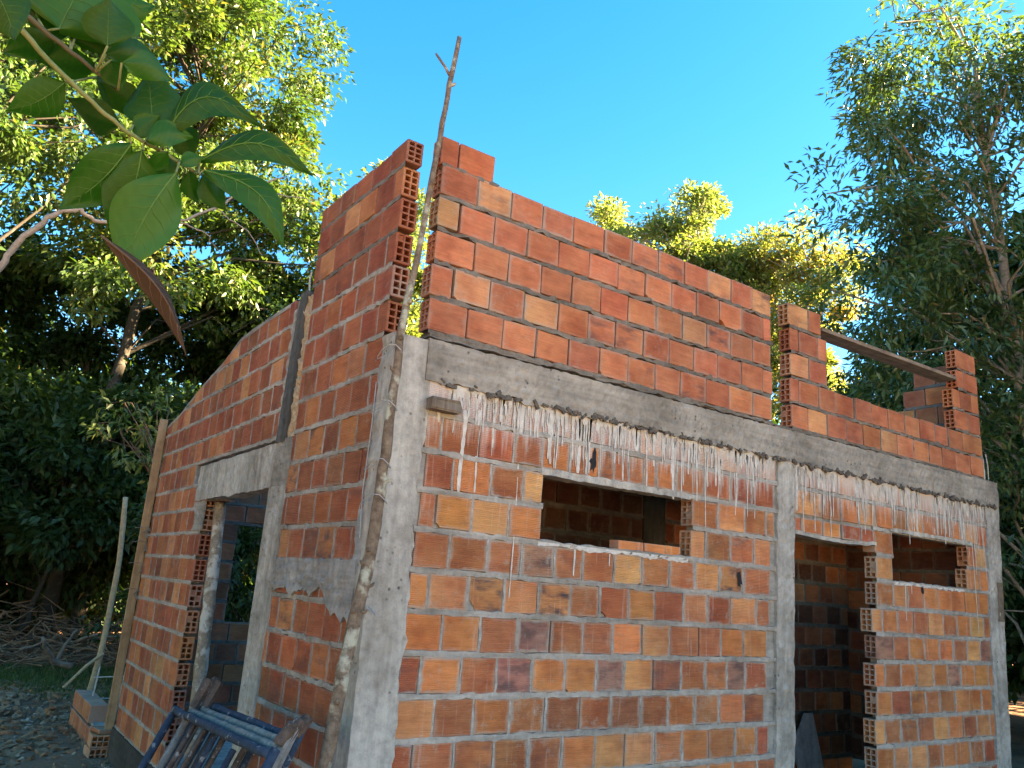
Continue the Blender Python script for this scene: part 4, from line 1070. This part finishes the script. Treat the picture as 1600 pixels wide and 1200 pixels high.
def tree(name, label, x, y, blobs, nleaf, lsize, mat, trunk_pts=None, r0=.16, aspect=.42, clus=90, crad=.55, tmat=TRUNK, group='trees round the clearing', limbs=22, shell=.55, droop=.35, cat='tree', base_lv=.45):
    global rng
    rng = np.random.default_rng(int(abs(x*1310+y*9770)))
    t = thing(name, (x, y, GZ), label, cat, group)
    C = []; Wt = np.array([b[3]*b[4]*b[5] for b in blobs])**.8; Wt /= Wt.sum()
    for k in range(clus):
        b = blobs[rng.choice(len(blobs), p=Wt)]
        d = rng.normal(0, 1, 3); d /= np.linalg.norm(d); r = shell+(1-shell)*rng.random() if rng.random() < .8 else rng.random()*shell
        C.append((np.array(b[:3])+d*r*np.array(b[3:6]), d))
    trunk_pts = trunk_pts or [(x, y, GZ-.1), (x+.1, y, GZ+2), tuple(np.array(blobs[0][:3])-np.array([0, 0, blobs[0][5]*.2]))]
    L = wobble_line(trunk_pts, 16, .03); rr = np.linspace(r0, r0*.35, 16)
    g = G(); g.tube(L, rr, 9, True, .05); g.obj('trunk', tmat, t, True)
    g = G()
    order = rng.permutation(len(C))[:limbs]
    for k in order:
        c = C[k][0]; cand = [p for p in L if p[2] < c[2]-.2] or [L[len(L)//2]]
        cand = cand[len(cand)//3:]
        s = cand[rng.integers(0, len(cand))]; s = min(cand, key=lambda p: np.linalg.norm(p-c)+rng.random()*2)
        m = (s+c)/2+rng.normal(0, .18, 3)+np.array([0, 0, .15])
        m2 = s*.25+c*.75+rng.normal(0, .12, 3)+np.array([0, 0, .1])
        rb = min(r0*.35, .012+.008*np.linalg.norm(s-c))
        g.tube([s, m, m2, c], [rb, rb*.7, rb*.45, .01], 5, False)
    if limbs: g.obj('limb', tmat, t, True)
    per = np.maximum(1, rng.gamma(2.5, 1, len(C))); per = (per/per.sum()*nleaf).astype(int)
    Ps, Ds, lvs = [], [], []
    for (c, d), m in zip(C, per):
        r = crad*rng.uniform(.6, 1.35)
        q = rng.normal(0, 1, (m, 3)); q /= np.linalg.norm(q, axis=1, keepdims=True)+1e-9; q *= (rng.random(m)**.45)[:, None]*np.array([r, r, r*.62])
        Ps.append(c+q); Ds.append(q/r*.8+d*.5+rng.normal(0, .55, (m, 3))+np.array([0, 0, -droop]))
        lvs.append(np.clip(base_lv+rng.normal(0, .13)+rng.normal(0, .16, m), 0, 1))
    o = leaf_mesh('crown', np.concatenate(Ps), np.concatenate(Ds), lsize, aspect, mat, t, np.concatenate(lvs))
    return t
# big sunlit tree behind the left side of the house
tree('broadleaf_tree', 'large sunlit yellow-green tree towering behind the left wall', 1.2, 13.4,
     [(1.3, 13.4, 11.3, 3.3, 3.0, 3.6), (3.2, 13.6, 10.2, 1.7, 1.8, 2.6), (-.8, 13.6, 12.2, 2.6, 2.4, 3.0), (2.0, 13.4, 13.6, 2.2, 2.2, 2.2), (3.0, 13.2, 7.8, 1.6, 1.6, 1.5), (.6, 13.2, 7.6, 2.4, 2.2, 1.8)],
     64000, .155, LEAF_SUN, [(.3, 13.6, 0), (.5, 13.6, 4), (1.0, 13.5, 8), (1.5, 13.4, 12)], .14, .45, 210, .60, TRUNK, limbs=70, base_lv=.55)
tree('broadleaf_tree', 'leafy tree leaning in at the far upper left, its crown half in shade', -3.2, 11.0,
     [(-2.6, 11.2, 9.8, 2.2, 2.2, 2.6), (-1.3, 11.6, 8.2, 1.6, 1.6, 1.6), (-3.4, 11.0, 6.8, 2.0, 1.8, 1.6)], 16000, .15, LEAF_SUN,
     [(-1.95, 11.4, 0), (-1.75, 11.4, 3.0), (-2.0, 11.3, 6), (-2.3, 11.2, 10)], .095, .45, 90, .5, TRUNK, limbs=40, base_lv=.42)
LAB = ['dark leafy tree low behind the brush pile at the left edge', 'dark bushy tree behind the thin pole', 'dark tree just left of the sloping side wall', 'shaded tree with dense low crown behind the timber board',
       'tall dark tree filling the left background', 'dark tree behind the sloping wall top']
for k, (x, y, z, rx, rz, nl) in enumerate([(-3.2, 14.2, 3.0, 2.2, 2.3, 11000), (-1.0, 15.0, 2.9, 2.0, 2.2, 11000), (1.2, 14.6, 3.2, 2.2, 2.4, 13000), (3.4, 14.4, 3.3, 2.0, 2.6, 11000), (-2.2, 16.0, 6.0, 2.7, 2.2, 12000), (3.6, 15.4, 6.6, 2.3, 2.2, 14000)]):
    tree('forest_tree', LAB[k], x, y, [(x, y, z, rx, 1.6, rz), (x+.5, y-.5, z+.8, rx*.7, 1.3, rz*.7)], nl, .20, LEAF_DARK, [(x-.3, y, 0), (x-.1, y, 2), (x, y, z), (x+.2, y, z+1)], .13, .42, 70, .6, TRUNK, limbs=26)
LAB = ['tall dark tree behind the left bare branch', 'tall dark tree behind the dead leaf', 'tall dark tree behind the column stub', 'tall dark tree at the far left behind the green leaves']
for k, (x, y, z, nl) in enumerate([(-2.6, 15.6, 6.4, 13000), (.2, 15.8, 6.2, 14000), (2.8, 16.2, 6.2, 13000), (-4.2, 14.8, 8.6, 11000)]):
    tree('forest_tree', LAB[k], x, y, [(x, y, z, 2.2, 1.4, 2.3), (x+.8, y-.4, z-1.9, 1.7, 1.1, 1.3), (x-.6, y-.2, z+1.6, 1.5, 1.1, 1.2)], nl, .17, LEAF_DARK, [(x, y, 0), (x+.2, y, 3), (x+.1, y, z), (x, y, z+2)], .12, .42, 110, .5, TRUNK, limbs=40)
LAB = ['low leafy tree overhanging the brush pile at the left', 'low leafy tree with drooping boughs right behind the brush pile', 'low leafy tree between the brush pile and the sloping wall']
for k, (x, y, z, rx, rz, nl) in enumerate([(-2.2, 12.6, 3.6, 1.7, 1.5, 7000), (.1, 12.4, 3.3, 1.6, 1.5, 7500), (2.0, 12.3, 3.4, 1.4, 1.7, 7000)]):
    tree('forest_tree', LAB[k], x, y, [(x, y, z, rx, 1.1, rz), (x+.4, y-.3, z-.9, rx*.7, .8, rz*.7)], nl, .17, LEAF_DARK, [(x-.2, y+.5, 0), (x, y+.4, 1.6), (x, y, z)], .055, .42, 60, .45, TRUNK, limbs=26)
LAB = ['dark tree closing the view behind the far left thicket', 'dark tree behind the brush pile, second row', 'dark tree in the second row behind the thin pole', 'dark tree in the second row behind the sloping wall', 'dark tree in the second row near the corner slot']
for k, (x, y, z, nl) in enumerate([(-4.2, 18.0, 3.4, 9000), (-1.6, 18.4, 3.2, 9000), (1.0, 18.2, 3.4, 9000), (3.6, 18.0, 3.8, 9000), (6.2, 17.6, 3.6, 8000)]):
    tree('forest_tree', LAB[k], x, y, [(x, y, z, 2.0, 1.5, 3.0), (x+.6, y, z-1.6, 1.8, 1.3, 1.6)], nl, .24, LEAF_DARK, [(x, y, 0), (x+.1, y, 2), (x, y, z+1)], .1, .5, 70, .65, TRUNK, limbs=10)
# small bush catching late sun beside the sloping wall
tree('sapling', 'young sapling with sunlit leaflets beside the sloping wall top', .75, 8.9, [(.55, 8.9, 3.55, .7, .5, .55), (.9, 9.0, 2.9, .5, .4, .4)], 520, .12, LEAF_YEL, [(1.3, 8.8, 0), (1.1, 8.9, 2.2), (.7, 8.9, 3.3)], .03, .35, 26, .22, REBAR, limbs=20, cat='tree')
# tree seen through the corner slot
tree('broadleaf_tree', 'bright sunlit tree seen through the slot behind the corner pole', 7.0, 13.2,
     [(5.9, 12.6, 8.5, 2.2, 1.8, 2.9), (5.6, 12.0, 6.2, 1.8, 1.4, 2.0), (7.6, 13.2, 7.6, 2.2, 1.8, 2.4), (5.0, 12.8, 9.2, 1.3, 1.2, 1.0), (6.4, 12.8, 4.6, 2.2, 1.8, 1.8)], 30000, .15, LEAF_YEL, None, .2, .42, 170, .5, TRUNKPALE, limbs=30, base_lv=.42)
# sunlit trees beyond the front parapet
tree('sunlit_tree', 'tallest pale-trunked sunlit tree above the middle of the front wall', 16.6, 14.2,
     [(16.4, 14.2, 12.7, 2.0, 1.7, 1.5), (16.9, 14.0, 14.1, 1.5, 1.3, .9), (15.0, 15.2, 11.6, 1.5, 1.3, 1.6), (17.9, 13.4, 12.2, 1.4, 1.2, 1.3), (15.5, 16.6, 14.0, .9, .85, 1.3)], 16500, .20, LEAF_YEL,
     [(16.8, 14.2, 0), (16.6, 14.2, 6), (16.5, 14.2, 9.5), (16.5, 14.2, 13.0)], .2, .42, 130, .55, TRUNKPALE, limbs=100, base_lv=.42)
tree('sunlit_tree', 'feathery yellowing tree right of the tallest one beyond the parapet', 18.4, 13.0,
     [(18.5, 12.7, 12.7, 1.6, 1.4, 1.2), (17.6, 13.4, 11.4, 1.5, 1.4, 1.5), (18.6, 12.4, 9.6, 1.8, 1.5, 1.3)], 13500, .18, LEAF_YEL,
     [(18.4, 13.0, 0), (18.3, 13.0, 5), (18.3, 13.0, 10.5)], .16, .4, 130, .52, TRUNKPALE, limbs=90, base_lv=.58)
tree('sunlit_tree', 'orange-tinged tree nearest the right slot beyond the parapet', 19.6, 11.0,
     [(18.9, 11.7, 12.6, 1.3, 1.2, 1.1), (19.7, 10.8, 12.0, 1.2, 1.2, 1.4), (19.0, 11.6, 10.6, 1.6, 1.4, 1.3), (19.0, 11.4, 8.2, 1.7, 1.5, 1.4)], 13500, .18, LEAF_YEL,
     [(19.6, 11.0, 0), (19.5, 11.0, 5), (19.5, 11.0, 11)], .16, .4, 120, .52, TRUNKPALE, limbs=80, base_lv=.66)
# near tree on the right
tr = tree('laurel_tree', 'near dark glossy-leaved tree filling the right edge with long drooping leaves', 9.8, 1.5,
     [(9.2, 1.6, 7.6, 2.0, 1.7, 2.2), (8.4, 2.0, 5.5, 1.8, 1.5, 1.3), (7.5, 2.1, 6.45, 1.0, .8, .55), (9.4, 1.6, 3.4, 1.8, 1.5, 1.5), (9.2, 1.8, 9.6, 1.7, 1.5, 1.3), (8.2, 2.0, 9.2, .9, .9, 1.1), (7.9, 2.1, 8.0, .8, .8, .8), (6.75, 2.2, 6.85, .55, .45, .38), (8.6, 2.4, 4.2, 1.0, 1.0, 1.0)],
     28000, .135, LEAF_RIGHT, [(10.0, 1.5, 0), (9.9, 1.5, 3), (9.6, 1.5, 6), (9.4, 1.6, 9.5)],   .11, .30, 290, .40, TRUNKPALE, limbs=80, droop=.45, base_lv=.45)
LAB = ['dark tree behind the right stub pier', 'dark tree right of the house behind the near laurel', 'shaded bushy tree filling the gap under the plank', 'dark dense tree at the far right edge', 'tall shaded tree behind the laurel', 'low dark thicket tree beside the right wall']
for k, (x, y, z, rx, rz, nl) in enumerate([(14.0, 6.0, 4.6, 1.8, 2.6, 12000), (13.4, 4.0, 3.4, 2.0, 3.0, 12000), (11.6, 8.6, 4.0, 1.7, 2.0, 10000), (12.0, 2.2, 2.6, 1.6, 2.4, 10000), (15.0, 5.0, 8.2, 1.9, 1.8, 10000), (10.6, 3.9, 2.2, 1.4, 1.9, 8000)]):
    tree('forest_tree', LAB[k], x, y, [(x, y, z, rx, 1.5, rz), (x+.4, y-.3, z+1, rx*.7, 1.2, rz*.7)], nl, .19, LEAF_DARK, [(x, y, 0), (x+.1, y, 2), (x, y, z), (x-.1, y, z+1.2)], .12, .40, 64, .55, TRUNK, limbs=22)
# trees to the right, outside the picture, that keep the sun off the house
LAB = ['dense tree at the near end of the row right of the viewer', 'second dense tree in the row right of the viewer', 'third dense tree in the row right of the viewer', 'dense tree at the far end of the row, behind the near laurel',
       'very tall tree standing behind the row right of the laurel']
for k, (x, y, z, r) in enumerate([(10.5, -7.7, 7.0, 2.9), (12.1, -5.0, 7.4, 3.0), (13.7, -2.4, 7.4, 3.0), (15.2, .1, 7.4, 3.0), (18.2, .6, 10.5, 2.7)]):
    tree('forest_tree', LAB[k], x, y, [(x, y, z, r, r, z*.62), (x, y, z*.55, r*.9, r*.9, z*.5), (x, y, z, r*.5, r*.5, z*.4)], 26000, .48, LEAF_DARK, [(x, y, 0), (x, y, 3), (x, y, z)], .2, .6, 300, .85, TRUNK, limbs=14)
LAB = ['sunlit tree left of the clearing, level with the house front', 'sunlit tree left of the clearing, level with the house back', 'sunlit tree left of the clearing beside the brush pile']
for k, (x, y, z, r) in enumerate([(-10.5, .5, 4.6, 2.8), (-9.8, 5.2, 4.8, 2.8), (-9.0, 9.6, 5.0, 2.6)]):
    tree('broadleaf_tree', LAB[k], x, y, [(x, y, z, r, r, z*.85)], 12000, .30, LEAF_SUN, [(x, y, 0), (x, y, 3), (x, y, z)], .15, .5, 160, .7, TRUNK, limbs=14)
tree('forest_tree', 'dark bushy tree close behind the back window of the house', 1.9, 8.4, [(1.9, 8.4, 2.1, 1.3, .9, 1.3), (1.2, 8.6, 1.2, .9, .7, .9)], 6500, .14, LEAF_DARK, [(1.9, 8.5, 0), (1.9, 8.5, 1.2), (1.9, 8.4, 2.2)], .05, .42, 60, .38, TRUNK, limbs=24)
# far wood all round the back
Ps, Ds, lv = [], [], []
for k in range(520):
    az = math.radians(rng.uniform(-22, 88)); d = rng.uniform(24, 34); c = CAM+np.array([math.sin(az)*d, math.cos(az)*d, 0])
    zt = rng.uniform(0, 1)**1.2*(6.5 if az > .6 else 7.5); m = 190; q = rng.normal(0, 1, (m, 3))*np.array([1.1, 1.1, .8])
    Ps.append(np.array([c[0], c[1], GZ+.2+zt])+q); Ds.append(rng.normal(0, 1, (m, 3))+np.array([0, 0, -.3])); lv.append(np.clip(.4+rng.normal(0, .15)+rng.normal(0, .12, m), 0, 1))
o = leaf_mesh('far_wood', np.concatenate(Ps), np.concatenate(Ds), .34, .55, LEAF_DARK, None, np.concatenate(lv)); o['kind'] = 'stuff'
# bare branches of a slender tree at the left
st = thing('slender_tree', (-3.0, 3.2, GZ), 'bare grey branches reaching in from the left edge below the big leaves', 'tree')
DD = 6.2
def br(pxs, r0, r1, d=DD, name='branch'):
    g = G(); P = [at(a, b, d+c) for a, b, c in pxs]; L = wobble_line(P, max(8, 4*len(P)), .006); g.tube(L, np.linspace(r0, r1, len(L)), 7, True, .06); g.obj(name, BARETWIG, st, True)
br([(-70, 520, 0), (0, 415, 0), (22, 385, 0), (50, 360, 0), (85, 333, 0), (125, 328, .05)], .024, .016)
br([(125, 328, .05), (150, 345, .05), (200, 352, .1), (285, 346, .2), (350, 318, .3), (410, 288, .4), (445, 275, .5)], .015, .006)
br([(283, 348, .2), (320, 362, .25), (345, 395, .3)], .007, .003); br([(340, 325, .3), (390, 365, .4), (410, 400, .4)], .006, .0025)
br([(425, 305, .4), (470, 308, .5), (500, 315, .5)], .006, .0025)
g = G(); p0 = at(-70, 520, DD); g.tube([(p0[0]-.1, p0[1], 0), (p0[0]-.05, p0[1], 1.5), p0, p0+np.array([-.55, -.1, 1.6])], [.07, .06, .045, .03], 8); g.obj('trunk', TRUNK, st, True)

# ------------------------------------------------------------------ big leaves close to the camera
lbr = thing('leafy_branch', tuple(at(20, 0, 1.0)), 'leafy branch with broad glossy green leaves hanging close at upper left', 'branch')
g = G(); g.tube(wobble_line([at(-60, -60, 1.0), at(28, 40, 1.0), at(75, 95, 1.01), at(150, 165, 1.02), at(200, 208, 1.03), at(250, 235, 1.04), at(310, 272, 1.05)], 30, .0004), np.linspace(.0032, .0019, 30), 7); g.obj('twig', TWIG, lbr, True)
g = G(); g.tube(wobble_line([at(-20, -20, 1.06), at(30, 15, 1.06), at(110, 80, 1.07), at(185, 140, 1.08)], 16, .0004), np.linspace(.0034, .0022, 16), 7); g.obj('twig', DARKTWIG, lbr, True)
def big_leaf(base, tip, wpx, dist=1.03, dt=0.0, arch=0.0, roll=0.0, fold=.22, lvb=.4, par=lbr, mat=None, vein=True, name='leaf'):
    """base/tip in picture pixels at given distances; arch bends the midrib sideways (px), roll turns the blade about its midrib"""
    n, m = 16, 6
    B = at(base[0], base[1], dist); T = at(tip[0], tip[1], dist+dt); ax = T-B; L = np.linalg.norm(ax)
    view = (B+T)/2-CAM; view /= np.linalg.norm(view)
    e1 = ax/L; side = np.cross(e1, view); side /= np.linalg.norm(side); nrm = np.cross(side, e1)
    sd_ = side*math.cos(roll)+nrm*math.sin(roll); nr = -side*math.sin(roll)+nrm*math.cos(roll)
    perpx = arch/FL*dist; W2 = wpx/FL*dist/2*.92
    pts = []; mid = []
    for i in range(n+1):
        t = i/n; c = B+ax*t+side*perpx*math.sin(math.pi*t)*(1 if True else 0)-nrm*L*.05*math.sin(math.pi*t)
        mid.append(c)
    V = []; LV = []
    for i in range(n+1):
        t = i/n; w = W2*(math.sin(math.pi*min(1, t**.9))**.95)*(1-.3*t**3)*1.08 if 0 < t < 1 else W2*.02
        for j in range(-m, m+1):
            s = j/m; lat = math.cos((t*8-abs(s)*1.6)*2*math.pi)
            p = mid[i]+sd_*w*s+nr*(fold*w*abs(s)+W2*.035*lat*abs(s)*(1-abs(s))*2+W2*.16*math.sin(t*6.2+s*2.2+base[0])*s*s)-nrm*L*.10*max(0, t-.55)**2*4
            V.append(p); LV.append(lvb+.10*lat*.5+.08*rng.normal()*.3)
    V = np.array(V); K = 2*m+1
    F = np.array([(i*K+j, i*K+j+1, (i+1)*K+j+1, (i+1)*K+j) for i in range(n) for j in range(2*m)])
    o = fast_mesh(name, V-B, F, mat or BIGLEAF, None, {'lv': np.clip(LV, 0, 1)}, True)
    o.parent = par; o.location = B-abs_loc(par)
    if vein:
        g = G(); off = -nr*.0006
        g.tube([mid[i]+off for i in range(0, n+1)], np.linspace(.0012, .0004, n+1)*(L/.14), 5, False)
        for k in range(2, 13, 2):
            for sg in (-1, 1):
                q = []
                for a_ in range(5):
                    s = sg*a_/4*.86; i = min(n, k+abs(s)*3.0); i0 = int(i); fr = i-i0
                    j = int(round((s+1)*m)); r0_ = V[i0*K+j]; r1_ = V[min(i0+1, n)*K+j]; q.append(r0_*(1-fr)+r1_*fr+off)
                g.tube(q, np.linspace(.00055, .0002, 5)*(L/.14), 4, False)
        vo = mesh_obj('vein', [np.array(p)-B for p in g.v], g.f, VEINM, o)
    # stalk
    return o
LEAVES = [((205, 225), (95, 325), 72, 1.03, .02, 8, .2, .36), ((222, 235), (175, 368), 84, 1.02, .02, 6, -.1, .44), ((275, 270), (190, 428), 92, 1.0, -.02, -8, .1, .62),
          ((312, 252), (490, 274), 52, 1.05, -.02, 34, .45, .30), ((318, 266), (444, 388), 58, 1.04, -.02, 30, .4, .40), ((318, 272), (352, 328), 40, 1.06, 0, -4, .3, .36),
          ((255, 215), (408, 198), 62, 1.04, .0, 46, .5, .24), ((240, 205), (232, 112), 84, 1.06, .04, 0, .3, .32), ((102, 128), (12, 172), 52, 1.04, .02, 6, .1, .42),
          ((190, 195), (108, 152), 54, 1.07, .03, 10, .6, .12), ((92, 45), (150, -70), 170, 1.08, .05, 0, .1, .62), ((168, 72), (170, -2), 66, 1.05, .02, 0, .1, .30),
          ((165, 85), (243, 88), 46, 1.08, .02, 10, .3, .28), ((190, 98), (268, 128), 40, 1.04, .02, 10, .3, .48), ((172, 95), (190, 140), 38, 1.07, .01, 0, .2, .36),
          ((-14, -24), (24, 66), 62, .92, -.02, 4, -.35, .25), ((85, 62), (8, 82), 46, 1.09, .02, 0, .4, .2), ((150, 100), (60, 96), 52, 1.09, .03, 0, .5, .2), ((40, 10), (120, 45), 66, 1.1, .02, 0, .4, .08),
          ((225, 175), (160, 130), 46, 1.1, .02, 0, .4, .25), ((262, 238), (235, 268), 26, 1.02, .01, 0, .3, .4), ((282, 258), (318, 246), 24, 1.03, .01, 4, .3, .5), ((212, 214), (250, 180), 34, 1.05, .01, 4, .2, .45), ((250, 236), (262, 300), 36, 1.05, .01, 4, .3, .25), ((296, 266), (310, 318), 28, 1.06, .01, -4, .3, .3), ((300, 245), (275, 190), 46, 1.1, .02, 0, .4, .22), ((110, 60), (190, 30), 60, 1.11, .02, 0, .3, .2), ((60, 30), (30, -60), 90, 1.1, .02, 0, .2, .45), ((120, 50), (240, 10), 80, 1.13, .03, 14, .2, .5),
          ((150, 120), (215, 170), 46, 1.12, .02, 0, .4, .1), ((230, 220), (300, 215), 40, 1.02, .02, 10, .3, .5)]
for (b_, t_, w_, d_, dt_, ar, ro, lv_) in LEAVES: big_leaf(b_, t_, w_, d_, dt_, ar, ro, .22, lv_, vein=w_ > 50 and lv_ > .22)
for (b_, t_, w_, d_, dt_, ar, ro, lv_) in LEAVES:
    cand = [(28, 40), (75, 95), (110, 128), (150, 165), (200, 208), (225, 222), (250, 235), (280, 254), (310, 272)] if b_[1] > 100 else [(30, 15), (70, 48), (110, 80), (150, 112), (185, 140)]
    c = min(cand, key=lambda q: (q[0]-b_[0])**2+(q[1]-b_[1])**2)
    g = G(); g.tube([at(c[0], c[1], 1.03 if b_[1] > 100 else 1.07), (at(c[0], c[1], 1.04)+at(b_[0], b_[1], d_))/2, at(b_[0], b_[1], d_)], .0013, 5, False); g.obj('stalk', TWIG, lbr, True)

dl = thing('dead_leaf', tuple(at(160, 372, .95)), 'long brown curled dead leaf hanging below the green leaves', 'leaf')
big_leaf((157, 368), (290, 555), 29, .95, .03, 22, .35, 1.0, .5, dl, DEADLEAF, True, 'blade')
dl.children[0].children[0].data.materials.clear(); dl.children[0].children[0].data.materials.append(make_plain('dry_vein', (.07, .047, .035), (.11, .078, .06), 30))
